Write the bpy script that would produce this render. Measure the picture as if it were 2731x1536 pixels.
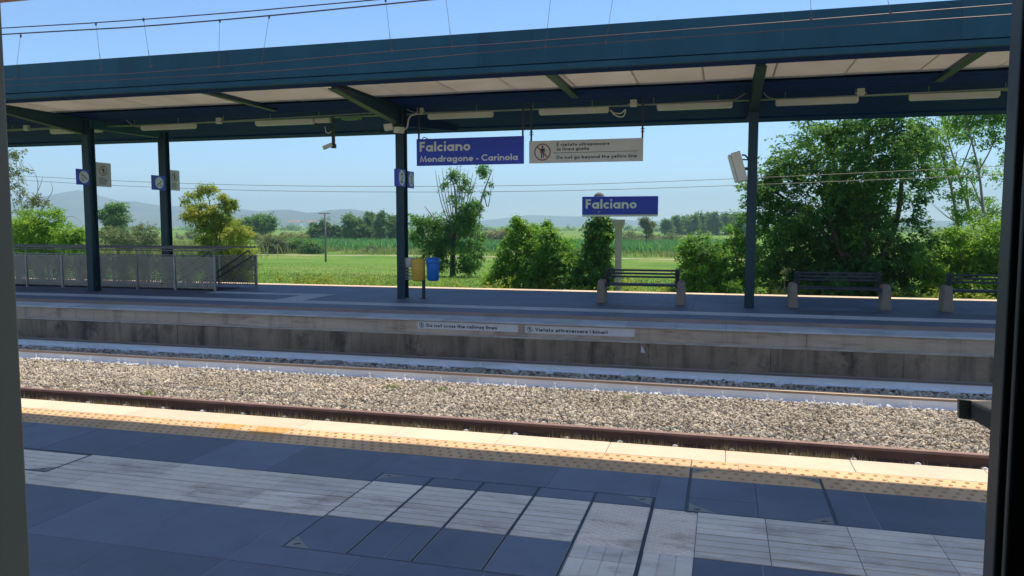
import bpy, math, random
import numpy as np
from mathutils import Vector, Matrix

for o in list(bpy.data.objects):
    bpy.data.objects.remove(o)
SC = bpy.context.scene
COL = SC.collection

# ------------------------------------------------------------------ camera
EYE = Vector((0.0, 0.0, 2.05))          # eye height above the platform paving (z = 0)
YAW, PITCH, FOC = math.radians(15.3), math.radians(4.65), 2055.0 / 2731.0
cam_d = bpy.data.cameras.new("camera")
cam = bpy.data.objects.new("camera", cam_d)
COL.objects.link(cam)
cam.location = EYE
cam.rotation_euler = (math.radians(90) - PITCH, 0, YAW)
cam_d.sensor_width = 36.0
cam_d.lens = 36.0 * FOC
cam_d.clip_start = 0.05
cam_d.clip_end = 30000
SC.camera = cam

# ------------------------------------------------------------------ sky, sun, exposure
SUN_DIR = Vector((0.42, 1.0, 2.35)).normalized()      # towards the sun: behind the far platform
SUN_ELEV = math.asin(SUN_DIR.z)
SUN_AZ = math.atan2(SUN_DIR.x, SUN_DIR.y)             # clockwise from +Y
world = bpy.data.worlds.new("World")
SC.world = world
world.use_nodes = True
wn = world.node_tree.nodes
bg = wn["Background"]
sky = wn.new("ShaderNodeTexSky")
sky.sky_type = 'NISHITA'
sky.sun_disc = False
sky.sun_elevation = SUN_ELEV
sky.sun_rotation = SUN_AZ
sky.air_density = 1.0
sky.dust_density = 0.1
sky.ozone_density = 10.0
sky.altitude = 0
world.node_tree.links.new(sky.outputs[0], bg.inputs[0])
bg.inputs[1].default_value = 0.108
sun_d = bpy.data.lights.new("sun", 'SUN')
sun_d.energy = 3.5
sun_d.angle = math.radians(0.53)
sun_d.color = (1.0, 0.89, 0.73)
sun = bpy.data.objects.new("sun", sun_d)
COL.objects.link(sun)
sun.rotation_euler = (-SUN_DIR).to_track_quat('-Z', 'Y').to_euler()
SC.view_settings.view_transform = 'Standard'
SC.view_settings.look = 'None'
SC.view_settings.exposure = 0.75
SC.view_settings.gamma = 1.0
SC.cycles.use_denoising = True
SC.cycles.max_bounces = 8
SC.cycles.diffuse_bounces = 4
SC.cycles.glossy_bounces = 3
SC.cycles.transmission_bounces = 4
SC.cycles.transparent_max_bounces = 12
SC.cycles.volume_bounces = 1
SC.cycles.sample_clamp_indirect = 6.0

# ------------------------------------------------------------------ measuring helpers
F_ = Vector((-math.sin(YAW) * math.cos(PITCH), math.cos(YAW) * math.cos(PITCH), -math.sin(PITCH)))
R_ = Vector((math.cos(YAW), math.sin(YAW), 0))
U_ = R_.cross(F_)
VS = 2731 / 2576.0


def ray(x, y):
    return F_ + R_ * ((x * VS - 1365.5) / 2055.0) - U_ * ((y * VS - 768) / 2055.0)


def at(x, y, Y):
    "world point at depth Y seen at survey coordinates x, y"
    d = ray(x, y)
    return EYE + d * (Y / d.y)


def atx(x, y, X):
    d = ray(x, y)
    return EYE + d * (X / d.x)


def atz(x, y, Z):
    d = ray(x, y)
    return EYE + d * ((Z - EYE.z) / d.z)


def gz(Y):
    "ground height behind the far platform"
    return float(np.interp(Y, [24, 27, 38, 100, 140], [-0.75, -0.75, -0.75, -3.0, -3.0]))


# ------------------------------------------------------------------ mesh building
ORIG = {}


class MB:
    def __init__(self):
        self.v, self.f, self.t, self.n = [], [], [], 0

    def add(self, verts, faces, tint=0.5):
        verts = np.asarray(verts, dtype=np.float32).reshape(-1, 3)
        self.v.append(verts)
        if isinstance(faces, np.ndarray):
            self.f.append(faces.astype(np.int32) + self.n)
            k = len(faces)
        else:
            k = len(faces)
            by = {}
            for f in faces:
                by.setdefault(len(f), []).append(f)
            k = 0
            for n_, fs in by.items():
                self.f.append(np.asarray(fs, dtype=np.int32) + self.n)
                k += len(fs)
        self.t.append(np.broadcast_to(np.asarray(tint, dtype=np.float32), (k,)))
        self.n += len(verts)
        return self

    def box(self, x0, x1, y0, y1, z0, z1, tint=0.5):
        v = [(x0, y0, z0), (x1, y0, z0), (x1, y1, z0), (x0, y1, z0), (x0, y0, z1), (x1, y0, z1), (x1, y1, z1), (x0, y1, z1)]
        f = [(0, 3, 2, 1), (4, 5, 6, 7), (0, 1, 5, 4), (1, 2, 6, 5), (2, 3, 7, 6), (3, 0, 4, 7)]
        return self.add(v, f, tint)

    def obox(self, c, ax, ay, az, hx, hy, hz, tint=0.5):
        c, ax, ay, az = Vector(c), Vector(ax).normalized(), Vector(ay).normalized(), Vector(az).normalized()
        v = [c + ax * (hx * sx) + ay * (hy * sy) + az * (hz * sz) for sz in (-1, 1) for sx, sy in ((-1, -1), (1, -1), (1, 1), (-1, 1))]
        f = [(0, 3, 2, 1), (4, 5, 6, 7), (0, 1, 5, 4), (1, 2, 6, 5), (2, 3, 7, 6), (3, 0, 4, 7)]
        return self.add([tuple(p) for p in v], f, tint)

    def bar(self, a, b, w, h, up=(0, 0, 1), tint=0.5):
        a, b = Vector(a), Vector(b)
        d = (b - a)
        ax = d.normalized()
        ay = Vector(up).cross(ax)
        if ay.length < 1e-4:
            ay = Vector((1, 0, 0)).cross(ax)
        ay.normalize()
        az = ax.cross(ay)
        return self.obox((a + b) / 2, ax, ay, az, d.length / 2, w / 2, h / 2, tint)

    def tube(self, pts, r, n=8, tint=0.5, cap=True):
        pts = [Vector(p) for p in pts]
        m = len(pts)
        rr = [r] * m if not hasattr(r, '__len__') else list(r)
        V, Fc = [], []
        prev = None
        for i, p in enumerate(pts):
            d = (pts[min(i + 1, m - 1)] - pts[max(i - 1, 0)])
            if d.length < 1e-9:
                d = Vector((0, 0, 1))
            d.normalize()
            ref = prev if prev is not None else (Vector((0, 0, 1)) if abs(d.z) < 0.9 else Vector((1, 0, 0)))
            a = ref - d * ref.dot(d)
            if a.length < 1e-5:
                a = Vector((0, 1, 0)).cross(d)
            a.normalize()
            prev = a
            b = d.cross(a)
            for k in range(n):
                t = 2 * math.pi * k / n
                V.append(p + (a * math.cos(t) + b * math.sin(t)) * rr[i])
        for i in range(m - 1):
            for k in range(n):
                k2 = (k + 1) % n
                Fc.append((i * n + k, i * n + k2, (i + 1) * n + k2, (i + 1) * n + k))
        if cap:
            Fc.append(tuple(range(n - 1, -1, -1)))
            Fc.append(tuple((m - 1) * n + k for k in range(n)))
        return self.add([tuple(p) for p in V], Fc, tint)

    def prism_x(self, prof, xs, tint=0.5):
        "extrude a closed (y, z) profile along X through the stations xs"
        k = len(prof)
        V = [(x, y, z) for x in xs for (y, z) in prof]
        Fc = []
        for i in range(len(xs) - 1):
            for j in range(k):
                j2 = (j + 1) % k
                Fc.append((i * k + j, (i + 1) * k + j, (i + 1) * k + j2, i * k + j2))
        Fc.append(tuple(range(k)))
        Fc.append(tuple((len(xs) - 1) * k + j for j in range(k - 1, -1, -1)))
        return self.add(V, Fc, tint)

    def lathe(self, c, prof, n=16, tint=0.5):
        "prof: (radius, z) from bottom to top around the vertical through c"
        V, Fc = [], []
        for (r, z) in prof:
            for k in range(n):
                t = 2 * math.pi * k / n
                V.append((c[0] + r * math.cos(t), c[1] + r * math.sin(t), c[2] + z))
        for i in range(len(prof) - 1):
            for k in range(n):
                k2 = (k + 1) % n
                Fc.append((i * n + k, i * n + k2, (i + 1) * n + k2, (i + 1) * n + k))
        Fc.append(tuple(range(n - 1, -1, -1)))
        Fc.append(tuple((len(prof) - 1) * n + k for k in range(n)))
        return self.add(V, Fc, tint)

    def build(self, name, mat, parent=None, org=None, smooth=False, bevel=0.0):
        V = np.concatenate(self.v)
        if parent is not None:
            og = ORIG[parent.name]
        elif org is not None:
            og = Vector(org)
        else:
            mn, mx = V.min(0), V.max(0)
            og = Vector(((mn[0] + mx[0]) / 2, (mn[1] + mx[1]) / 2, mn[2]))
        V = V - np.array(og, dtype=np.float32)
        me = bpy.data.meshes.new(name)
        me.vertices.add(len(V))
        me.vertices.foreach_set("co", V.ravel())
        loops = np.concatenate([f.ravel() for f in self.f])
        tot = np.concatenate([np.full(len(f), f.shape[1], dtype=np.int32) for f in self.f])
        me.loops.add(len(loops))
        me.loops.foreach_set("vertex_index", loops)
        me.polygons.add(len(tot))
        st = np.concatenate([[0], np.cumsum(tot)[:-1]]).astype(np.int32)
        me.polygons.foreach_set("loop_start", st)
        at_ = me.attributes.new("tint", 'FLOAT', 'FACE')
        at_.data.foreach_set("value", np.concatenate(self.t).astype(np.float32))
        me.polygons.foreach_set("use_smooth", np.full(len(tot), smooth, dtype=bool))
        me.update(calc_edges=True)
        me.validate()
        me.materials.append(mat)
        o = bpy.data.objects.new(name, me)
        COL.objects.link(o)
        if parent is not None:
            o.parent = parent
        else:
            o.location = og
        ORIG[o.name] = og.copy()
        if bevel:
            b = o.modifiers.new("bevel", 'BEVEL')
            b.width = bevel
            b.segments = 2
            b.limit_method = 'ANGLE'
        return o


def tag(o, label=None, cat=None, group=None, kind=None):
    if label:
        o["label"] = label
    if cat:
        o["category"] = cat
    if group:
        o["group"] = group
    if kind:
        o["kind"] = kind
    return o


def empty(name, loc, label, cat, group=None):
    e = bpy.data.objects.new(name, None)
    e.empty_display_size = 0.2
    COL.objects.link(e)
    e.location = loc
    ORIG[e.name] = Vector(loc)
    return tag(e, label, cat, group)


def copy_tree(o, parent=None):
    c = o.copy()
    COL.objects.link(c)
    if parent is not None:
        c.parent = parent
    ORIG[c.name] = ORIG[o.name].copy()
    for ch in list(o.children):
        copy_tree(ch, c)
    return c


def struct(o, label=None):
    return tag(o, label, None, None, "structure")


# ------------------------------------------------------------------ materials
def hexlin(r, g, b):
    f = lambda c: (c / 255 / 12.92) if c / 255 <= 0.04045 else ((c / 255 + 0.055) / 1.055) ** 2.4
    return (f(r), f(g), f(b))


def nodes(name):
    m = bpy.data.materials.new(name)
    m.use_nodes = True
    nt = m.node_tree
    p = nt.nodes["Principled BSDF"]
    return m, nt, p


def noise(nt, scale, detail=6, rough=0.6, vec=None, mapscale=None):
    n = nt.nodes.new("ShaderNodeTexNoise")
    n.inputs["Scale"].default_value = scale
    n.inputs["Detail"].default_value = detail
    n.inputs["Roughness"].default_value = rough
    g = nt.nodes.new("ShaderNodeTexCoord")
    src = g.outputs["Object"]
    if mapscale:
        mp = nt.nodes.new("ShaderNodeMapping")
        mp.inputs["Scale"].default_value = mapscale
        nt.links.new(src, mp.inputs[0])
        src = mp.outputs[0]
    nt.links.new(src, n.inputs["Vector"])
    return n.outputs["Fac"]


def ramp(nt, fac, stops):
    r = nt.nodes.new("ShaderNodeValToRGB")
    e = r.color_ramp.elements
    while len(e) < len(stops):
        e.new(0.5)
    for el, (pos, c) in zip(e, stops):
        el.position = pos
        el.color = (*c, 1)
    nt.links.new(fac, r.inputs[0])
    return r.outputs[0]


def mix(nt, a, b, fac, mode='MIX'):
    m = nt.nodes.new("ShaderNodeMix")
    m.data_type = 'RGBA'
    m.blend_type = mode
    for sock, val in ((m.inputs[0], fac), (m.inputs[6], a), (m.inputs[7], b)):
        if hasattr(val, 'is_linked') or hasattr(val, 'links'):
            nt.links.new(val, sock)
        elif isinstance(val, (int, float)):
            sock.default_value = val
        else:
            sock.default_value = (*val, 1)
    return m.outputs[2]


def attr(nt, name="tint"):
    a = nt.nodes.new("ShaderNodeAttribute")
    a.attribute_name = name
    return a.outputs["Fac"]


def bump(nt, p, fac, strength, dist=0.02):
    b = nt.nodes.new("ShaderNodeBump")
    b.inputs["Strength"].default_value = strength
    b.inputs["Distance"].default_value = dist
    nt.links.new(fac, b.inputs["Height"])
    nt.links.new(b.outputs[0], p.inputs["Normal"])


def mat_surface(name, col, rough=0.6, var=0.25, scale=3.0, metal=0.0, bumpy=0.0, tintvar=0.0, spec=0.5, stain=None, stain_scale=1.2, mapscale=None, bscale=None, groove=None):
    "painted / mineral surface: base colour with mottling, optional stains and per-piece tint"
    m, nt, p = nodes(name)
    n1 = noise(nt, scale, 8, 0.65, mapscale=mapscale)
    c = ramp(nt, n1, [(0.25, tuple(x * (1 - var) for x in col)), (0.75, tuple(min(1, x * (1 + var)) for x in col))])
    if stain:
        n2 = noise(nt, stain_scale, 5, 0.7, mapscale=mapscale)
        f = ramp(nt, n2, [(0.52, (0, 0, 0)), (0.72, (1, 1, 1))])
        c = mix(nt, c, stain, f)
    if tintvar:
        a = attr(nt)
        stops = [(0.0, (1 - tintvar,) * 3), (1.0, (1 + tintvar,) * 3)]
        if groove:
            stops = [(0.0, groove), (0.03, groove), (0.05, (1 - tintvar,) * 3), (1.0, (1 + tintvar,) * 3)]
        f = ramp(nt, a, stops)
        c = mix(nt, c, f, 1.0, 'MULTIPLY')
    nt.links.new(c, p.inputs["Base Color"])
    p.inputs["Roughness"].default_value = rough
    p.inputs["Metallic"].default_value = metal
    p.inputs["Specular IOR Level"].default_value = spec
    if bumpy:
        bump(nt, p, noise(nt, bscale or scale * 8, 6, 0.7), bumpy)
    return m


def mat_leaf(name, dark, light, hi, transl=0.35):
    "leaf colours chosen per leaf by the tint attribute, with light passing through"
    m = bpy.data.materials.new(name)
    m.use_nodes = True
    nt = m.node_tree
    nt.nodes.clear()
    out = nt.nodes.new("ShaderNodeOutputMaterial")
    a = attr(nt)
    c = ramp(nt, a, [(0.1, dark), (0.55, light), (0.95, hi)])
    d = nt.nodes.new("ShaderNodeBsdfPrincipled")
    nt.links.new(c, d.inputs["Base Color"])
    d.inputs["Roughness"].default_value = 0.5
    d.inputs["Specular IOR Level"].default_value = 0.35
    t = nt.nodes.new("ShaderNodeBsdfTranslucent")
    tc = mix(nt, c, (1.0, 1.0, 0.35), 1.0, 'MULTIPLY')
    br = nt.nodes.new("ShaderNodeBrightContrast")
    br.inputs[1].default_value = 0.03
    nt.links.new(tc, br.inputs[0])
    nt.links.new(br.outputs[0], t.inputs[0])
    mx = nt.nodes.new("ShaderNodeMixShader")
    mx.inputs[0].default_value = transl
    nt.links.new(d.outputs[0], mx.inputs[1])
    nt.links.new(t.outputs[0], mx.inputs[2])
    nt.links.new(mx.outputs[0], out.inputs[0])
    return m


def speckle(m, dens=9.0, size=0.10, col=(0.022, 0.024, 0.03)):
    "small dark gum and grit spots worn into the paving"
    nt = m.node_tree
    p = nt.nodes["Principled BSDF"]
    g = nt.nodes.new("ShaderNodeTexCoord")
    v = nt.nodes.new("ShaderNodeTexVoronoi")
    v.inputs["Scale"].default_value = dens
    nt.links.new(g.outputs["Object"], v.inputs["Vector"])
    sep = nt.nodes.new("ShaderNodeSeparateColor")
    nt.links.new(v.outputs["Color"], sep.inputs[0])
    mul = nt.nodes.new("ShaderNodeMath")
    mul.operation = 'MULTIPLY_ADD'
    mul.inputs[1].default_value = size * 1.6
    mul.inputs[2].default_value = -size * 0.95
    nt.links.new(sep.outputs[0], mul.inputs[0])
    lt = nt.nodes.new("ShaderNodeMath")
    lt.operation = 'LESS_THAN'
    nt.links.new(v.outputs["Distance"], lt.inputs[0])
    nt.links.new(mul.outputs[0], lt.inputs[1])
    src = p.inputs["Base Color"].links[0].from_socket
    f = nt.nodes.new("ShaderNodeMath")
    f.operation = 'MULTIPLY'
    f.inputs[1].default_value = 0.6
    nt.links.new(lt.outputs[0], f.inputs[0])
    nt.links.new(mix(nt, src, col, f.outputs[0]), p.inputs["Base Color"])


M = {}
M['tile_dark'] = mat_surface("dark_stoneware", (0.108, 0.130, 0.182), 0.42, 0.22, 2.6, tintvar=0.17, spec=0.5, bumpy=0.03, bscale=60, stain=(0.15, 0.165, 0.20), stain_scale=0.9)
speckle(M['tile_dark'])
M['grout'] = mat_surface("grout", (0.11, 0.115, 0.13), 0.9, 0.2, 4)
M['grout_pale'] = mat_surface("sheen_painted_grout", (0.25, 0.27, 0.31), 0.9, 0.25, 4)  # paler than the slab grout: sheen on the cross joints put into the colour
M['tile_pale'] = mat_surface("pale_ribbed_tile", (0.78, 0.69, 0.57), 0.6, 0.16, 2.2, tintvar=0.12, stain=(0.40, 0.32, 0.25), stain_scale=1.5, mapscale=(0.8, 2.5, 1), bumpy=0.05, spec=0.25, groove=(0.13, 0.10, 0.09))  # groove tone: shade inside the grooves and dirt, both in the brown
M['tile_dark_far'] = mat_surface("far_dark_stoneware", (0.125, 0.150, 0.215), 0.6, 0.18, 1.2, tintvar=0.10, spec=0.35)
M['tile_far'] = mat_surface("far_pale_tile", (0.62, 0.63, 0.64), 0.75, 0.16, 1.2, tintvar=0.08, spec=0.25, groove=(0.4, 0.38, 0.36))
M['coping'] = mat_surface("pale_coping_stone", (0.72, 0.555, 0.40), 0.75, 0.10, 2.5, tintvar=0.07, bumpy=0.15, stain=(0.58, 0.50, 0.39), stain_scale=1.6)
M['coping_far'] = mat_surface("far_coping_stone", (0.56, 0.56, 0.56), 0.8, 0.2, 1.5, tintvar=0.1, stain=(0.42, 0.40, 0.37))
M['tactile'] = mat_surface("ochre_tactile_tile", (0.68, 0.43, 0.22), 0.7, 0.15, 2.5, tintvar=0.12, bumpy=0.08, groove=(0.68, 0.64, 0.62))  # groove tone darkens the studs: shaded sides and dirt in one colour
M['tactile_new'] = mat_surface("orange_patch_tile", (0.68, 0.36, 0.10), 0.6, 0.1, 2.0)
M['tactile_far'] = mat_surface("far_tactile_tile", (0.40, 0.29, 0.22), 0.85, 0.2, 2.0, tintvar=0.1)
M['steel'] = mat_surface("galvanised_steel", (0.32, 0.30, 0.28), 0.45, 0.2, 8, metal=0.8)
M['darksteel'] = mat_surface("dark_steel_angle", (0.10, 0.11, 0.13), 0.55, 0.25, 8, metal=0.2)
M['rust'] = mat_surface("rusty_rail_steel", (0.11, 0.062, 0.047), 0.75, 0.3, 6, bumpy=0.1, stain=(0.075, 0.045, 0.035))
M['rusthead'] = mat_surface("rusty_rail_head", (0.27, 0.17, 0.145), 0.6, 0.2, 6, metal=0.2)
M['whitepaint'] = mat_surface("limewashed_rail", (0.86, 0.87, 0.89), 0.6, 0.10, 1.5, bumpy=0.05, stain=(0.66, 0.65, 0.64), stain_scale=0.9, mapscale=(0.5, 1, 4))
M['head'] = mat_surface("worn_rail_head", (0.30, 0.235, 0.19), 0.38, 0.2, 5, metal=0.6, mapscale=(0.3, 6, 6))
M['white'] = mat_surface("white_paint", (0.78, 0.77, 0.75), 0.6, 0.08, 3)
M['green'] = mat_surface("dark_green_paint", (0.016, 0.080, 0.120), 0.5, 0.22, 1.6, spec=0.3, tintvar=0.10, stain=(0.012, 0.080, 0.135), stain_scale=0.9, mapscale=(1, 1, 0.25))
M['greensheet'] = mat_surface("dark_green_sheet", (0.007, 0.034, 0.165), 0.75, 0.15, 2.0, spec=0.08)
M['soffit'] = mat_surface("cream_soffit_panel", (0.78, 0.74, 0.68), 0.7, 0.07, 1.0, tintvar=0.05, stain=(0.58, 0.52, 0.45), stain_scale=1.0)
M['greenpost'] = mat_surface("post_green_paint", (0.007, 0.038, 0.062), 0.42, 0.2, 1.6, spec=0.35, stain=(0.012, 0.060, 0.050), stain_scale=0.8)
M['railgreen'] = mat_surface("light_green_conduit", (0.22, 0.38, 0.18), 0.6, 0.2, 4)
M['fixture'] = mat_surface("beige_lamp_housing", (0.80, 0.74, 0.64), 0.5, 0.08, 3)
M['lampglass'] = mat_surface("milky_lamp_cover", (0.80, 0.79, 0.74), 0.3, 0.04, 3)
M['cable'] = mat_surface("grey_cable", (0.40, 0.38, 0.36), 0.6, 0.15, 5)
M['wire'] = mat_surface("weathered_copper_wire", (0.10, 0.055, 0.06), 0.5, 0.2, 8, metal=0.4)
M['farwire'] = mat_surface("grey_telephone_wire", (0.17, 0.17, 0.16), 0.6, 0.15, 5)
M['contact'] = mat_surface("worn_copper_wire", (0.14, 0.095, 0.09), 0.45, 0.2, 8, metal=0.5)
M['blacksteel'] = mat_surface("black_hanger_steel", (0.03, 0.035, 0.045), 0.5, 0.2, 6)
M['signblue'] = mat_surface("sign_blue", (0.018, 0.052, 0.56), 0.4, 0.12, 1.5)
M['signgrey'] = mat_surface("sign_offwhite", (0.74, 0.70, 0.65), 0.5, 0.07, 1.5, stain=(0.64, 0.59, 0.53))
M['lettergrey'] = mat_surface("letter_white", (0.80, 0.80, 0.78), 0.5, 0.08, 3)
M['letterdark'] = mat_surface("letter_navy", (0.02, 0.022, 0.04), 0.5, 0.1, 3)
M['red'] = mat_surface("sign_red", (0.30, 0.06, 0.06), 0.5, 0.12, 3)
M['wall_upper'] = mat_surface("stained_concrete_upper", (0.60, 0.455, 0.33), 0.9, 0.25, 1.0, bumpy=0.4, stain=(0.27, 0.19, 0.13), stain_scale=2.2, mapscale=(0.35, 1, 2.6), bscale=14)
M['wall_lower'] = mat_surface("stained_concrete_lower", (0.36, 0.255, 0.165), 0.95, 0.35, 1.4, bumpy=0.8, tintvar=0.10, stain=(0.11, 0.08, 0.054), stain_scale=2.0, mapscale=(1.0, 1, 0.8), bscale=12)
M['ledge'] = mat_surface("light_painted_ledge", (0.60, 0.49, 0.37), 0.95, 0.3, 2.0, bumpy=0.4, stain=(0.30, 0.23, 0.17), stain_scale=2.2)  # paler than the wall: light caught by the ledge top put into the colour
M['concrete'] = mat_surface("bench_concrete", (0.27, 0.22, 0.175), 0.9, 0.15, 3, bumpy=0.3, bscale=40)
M['postconc'] = mat_surface("pale_post_concrete", (0.50, 0.44, 0.38), 0.85, 0.12, 3, bumpy=0.2)
M['capconc'] = mat_surface("shaded_cap_concrete", (0.17, 0.16, 0.14), 0.9, 0.25, 6)  # darker than the other concrete: shade on the post put into the colour
M['bench'] = mat_surface("anthracite_slat", (0.030, 0.034, 0.045), 0.5, 0.15, 6)
M['sleeper'] = mat_surface("sleeper_concrete", (0.33, 0.30, 0.25), 0.9, 0.2, 4, bumpy=0.3)
M['yellow'] = mat_surface("yellow_plastic", (0.86, 0.52, 0.07), 0.5, 0.15, 4)
M['blueplastic'] = mat_surface("blue_plastic", (0.02, 0.20, 0.66), 0.42, 0.15, 5)
M['whitewire'] = mat_surface("white_coated_wire", (0.62, 0.62, 0.58), 0.5, 0.1, 4)
M['wood'] = mat_surface("weathered_pole_wood", (0.20, 0.165, 0.14), 0.9, 0.25, 4, mapscale=(6, 6, 0.4))
M['bark'] = mat_surface("grey_brown_bark", (0.115, 0.088, 0.068), 0.95, 0.35, 6, bumpy=0.5)
M['barkpale'] = mat_surface("pale_dry_bark", (0.36, 0.30, 0.25), 0.9, 0.3, 6)
M['trainframe'] = mat_surface("grey_door_frame_paint", (0.064, 0.074, 0.068), 0.45, 0.06, 2.0, bumpy=0.03)
M['trainin'] = mat_surface("dark_vestibule_panel", (0.05, 0.047, 0.047), 0.6, 0.1, 2)
M['trainout'] = mat_surface("bounce_white_paint", (0.80, 0.80, 0.80), 0.4, 0.06, 2)  # unseen outer wall made white to throw light back onto the platform
M['rubber'] = mat_surface("black_rubber", (0.016, 0.016, 0.018), 0.7, 0.15, 6)
M['brownfascia'] = mat_surface("brown_painted_fascia", (0.42, 0.25, 0.22), 0.6, 0.1, 2)
M['stone_white'] = mat_surface("limewashed_stone", (0.78, 0.77, 0.74), 0.8, 0.06, 5)


def mat_stone():
    m, nt, p = nodes("ballast_stone")
    a = attr(nt)
    c = ramp(nt, a, [(0.0, (0.17, 0.15, 0.13)), (0.12, (0.38, 0.33, 0.27)), (0.45, (0.60, 0.525, 0.40)), (0.75, (0.73, 0.65, 0.52)), (0.92, (0.40, 0.29, 0.22)), (1.0, (0.70, 0.67, 0.60))])
    c = mix(nt, c, ramp(nt, noise(nt, 0.9, 4, 0.6), [(0.3, (0.80, 0.78, 0.74)), (0.55, (1.0, 1.0, 1.0)), (0.75, (1.12, 1.08, 1.0))]), 1.0, 'MULTIPLY')
    n = noise(nt, 30, 4, 0.6)
    c = mix(nt, c, ramp(nt, n, [(0.3, (0.8, 0.8, 0.8)), (0.7, (1.1, 1.1, 1.08))]), 1.0, 'MULTIPLY')
    nt.links.new(c, p.inputs["Base Color"])
    p.inputs["Roughness"].default_value = 0.9
    return m


M['stone'] = mat_stone()
M['bed'] = mat_surface("ballast_bed", (0.33, 0.28, 0.22), 0.95, 0.4, 18, bumpy=0.8, bscale=25)


def mat_skylight():
    "milky fibreglass roof panels that let some sunlight through"
    m, nt, p = nodes("milky_roof_panel")
    out = nt.nodes["Material Output"]
    a = attr(nt)
    c = ramp(nt, a, [(0.0, (0.74, 0.69, 0.62)), (1.0, (0.80, 0.75, 0.68))])
    c = mix(nt, c, ramp(nt, noise(nt, 1.1, 6, 0.7), [(0.35, (1, 1, 1)), (0.8, (0.86, 0.83, 0.78))]), 1.0, 'MULTIPLY')
    nt.links.new(c, p.inputs["Base Color"])
    p.inputs["Roughness"].default_value = 0.7
    t = nt.nodes.new("ShaderNodeBsdfTranslucent")
    nt.links.new(c, t.inputs[0])
    mx = nt.nodes.new("ShaderNodeMixShader")
    mx.inputs[0].default_value = 0.36
    nt.links.new(p.outputs[0], mx.inputs[1])
    nt.links.new(t.outputs[0], mx.inputs[2])
    nt.links.new(mx.outputs[0], out.inputs[0])
    return m


M['skylight'] = mat_skylight()


def streaks(m, col, dens=0.55, scale=1.0):
    "run-off streaks hanging down from the top edge of a wall"
    nt = m.node_tree
    p = nt.nodes["Principled BSDF"]
    src = p.inputs["Base Color"].links[0].from_socket
    n = noise(nt, scale, 5, 0.65, mapscale=(3.2, 1, 0.28))
    f = ramp(nt, n, [(dens - 0.05, (0, 0, 0)), (dens + 0.16, (0.75, 0.75, 0.75))])
    nt.links.new(mix(nt, src, col, f), p.inputs["Base Color"])


streaks(M['wall_lower'], (0.075, 0.055, 0.040), 0.52, 1.0)
streaks(M['wall_upper'], (0.30, 0.20, 0.13), 0.55, 0.7)


def mat_perf():
    "perforated steel sheet: real see-through holes, varying finish"
    m = bpy.data.materials.new("perforated_sheet")
    m.use_nodes = True
    nt = m.node_tree
    p = nt.nodes["Principled BSDF"]
    out = nt.nodes["Material Output"]
    c = ramp(nt, noise(nt, 2.0, 5), [(0.3, (0.34, 0.285, 0.22)), (0.7, (0.45, 0.38, 0.295))])
    nt.links.new(c, p.inputs["Base Color"])
    p.inputs["Roughness"].default_value = 0.5
    p.inputs["Metallic"].default_value = 0.2
    g = nt.nodes.new("ShaderNodeTexCoord")
    mp = nt.nodes.new("ShaderNodeMapping")
    mp.inputs["Scale"].default_value = (1, 1, 1)
    nt.links.new(g.outputs["Object"], mp.inputs[0])
    v = nt.nodes.new("ShaderNodeTexVoronoi")
    v.inputs["Scale"].default_value = 15.0
    v.inputs["Randomness"].default_value = 0.15
    nt.links.new(mp.outputs[0], v.inputs["Vector"])
    lt = nt.nodes.new("ShaderNodeMath")
    lt.operation = 'LESS_THAN'
    lt.inputs[1].default_value = 0.40
    nt.links.new(v.outputs["Distance"], lt.inputs[0])
    tr = nt.nodes.new("ShaderNodeBsdfTransparent")
    mx = nt.nodes.new("ShaderNodeMixShader")
    nt.links.new(lt.outputs[0], mx.inputs[0])
    nt.links.new(p.outputs[0], mx.inputs[1])
    nt.links.new(tr.outputs[0], mx.inputs[2])
    nt.links.new(mx.outputs[0], out.inputs[0])
    return m


M['perf'] = mat_perf()


def mat_ground():
    m, nt, p = nodes("meadow_ground")
    n1 = noise(nt, 0.06, 6, 0.6)
    n2 = noise(nt, 1.5, 6, 0.7)
    c = ramp(nt, n1, [(0.30, (0.09, 0.21, 0.025)), (0.52, (0.15, 0.265, 0.042)), (0.70, (0.26, 0.30, 0.085))])
    c = mix(nt, c, ramp(nt, n2, [(0.3, (0.6, 0.65, 0.6)), (0.7, (1.2, 1.15, 1.1))]), 1.0, 'MULTIPLY')
    nt.links.new(c, p.inputs["Base Color"])
    p.inputs["Roughness"].default_value = 0.95
    p.inputs["Specular IOR Level"].default_value = 0.1
    bump(nt, p, n2, 0.6, 0.2)
    return m


M['ground'] = mat_ground()
M['dirt'] = mat_surface("dry_dirt_track", (0.42, 0.33, 0.22), 0.95, 0.3, 0.6, stain=(0.25, 0.27, 0.10), stain_scale=0.3)
M['roof_tile'] = mat_surface("clay_roof_tile", (0.40, 0.20, 0.13), 0.9, 0.2, 1.0)
M['hill'] = mat_surface("wooded_hillside", (0.06, 0.085, 0.05), 0.95, 0.4, 0.004, stain=(0.14, 0.13, 0.09), stain_scale=0.003)
M['leaf_green'] = mat_leaf("leaf_fresh_green", (0.075, 0.20, 0.042), (0.19, 0.42, 0.065), (0.44, 0.62, 0.09), 0.55)
M['leaf_dark'] = mat_leaf("leaf_dark_green", (0.049, 0.152, 0.044), (0.116, 0.287, 0.061), (0.293, 0.488, 0.085), 0.5)
M['leaf_yellow'] = mat_leaf("leaf_yellowing", (0.15, 0.28, 0.05), (0.38, 0.46, 0.08), (0.60, 0.57, 0.12), 0.45)
M['leaf_lime'] = mat_leaf("leaf_lime", (0.106, 0.251, 0.039), (0.251, 0.462, 0.048), (0.482, 0.66, 0.077), 0.52)
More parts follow.
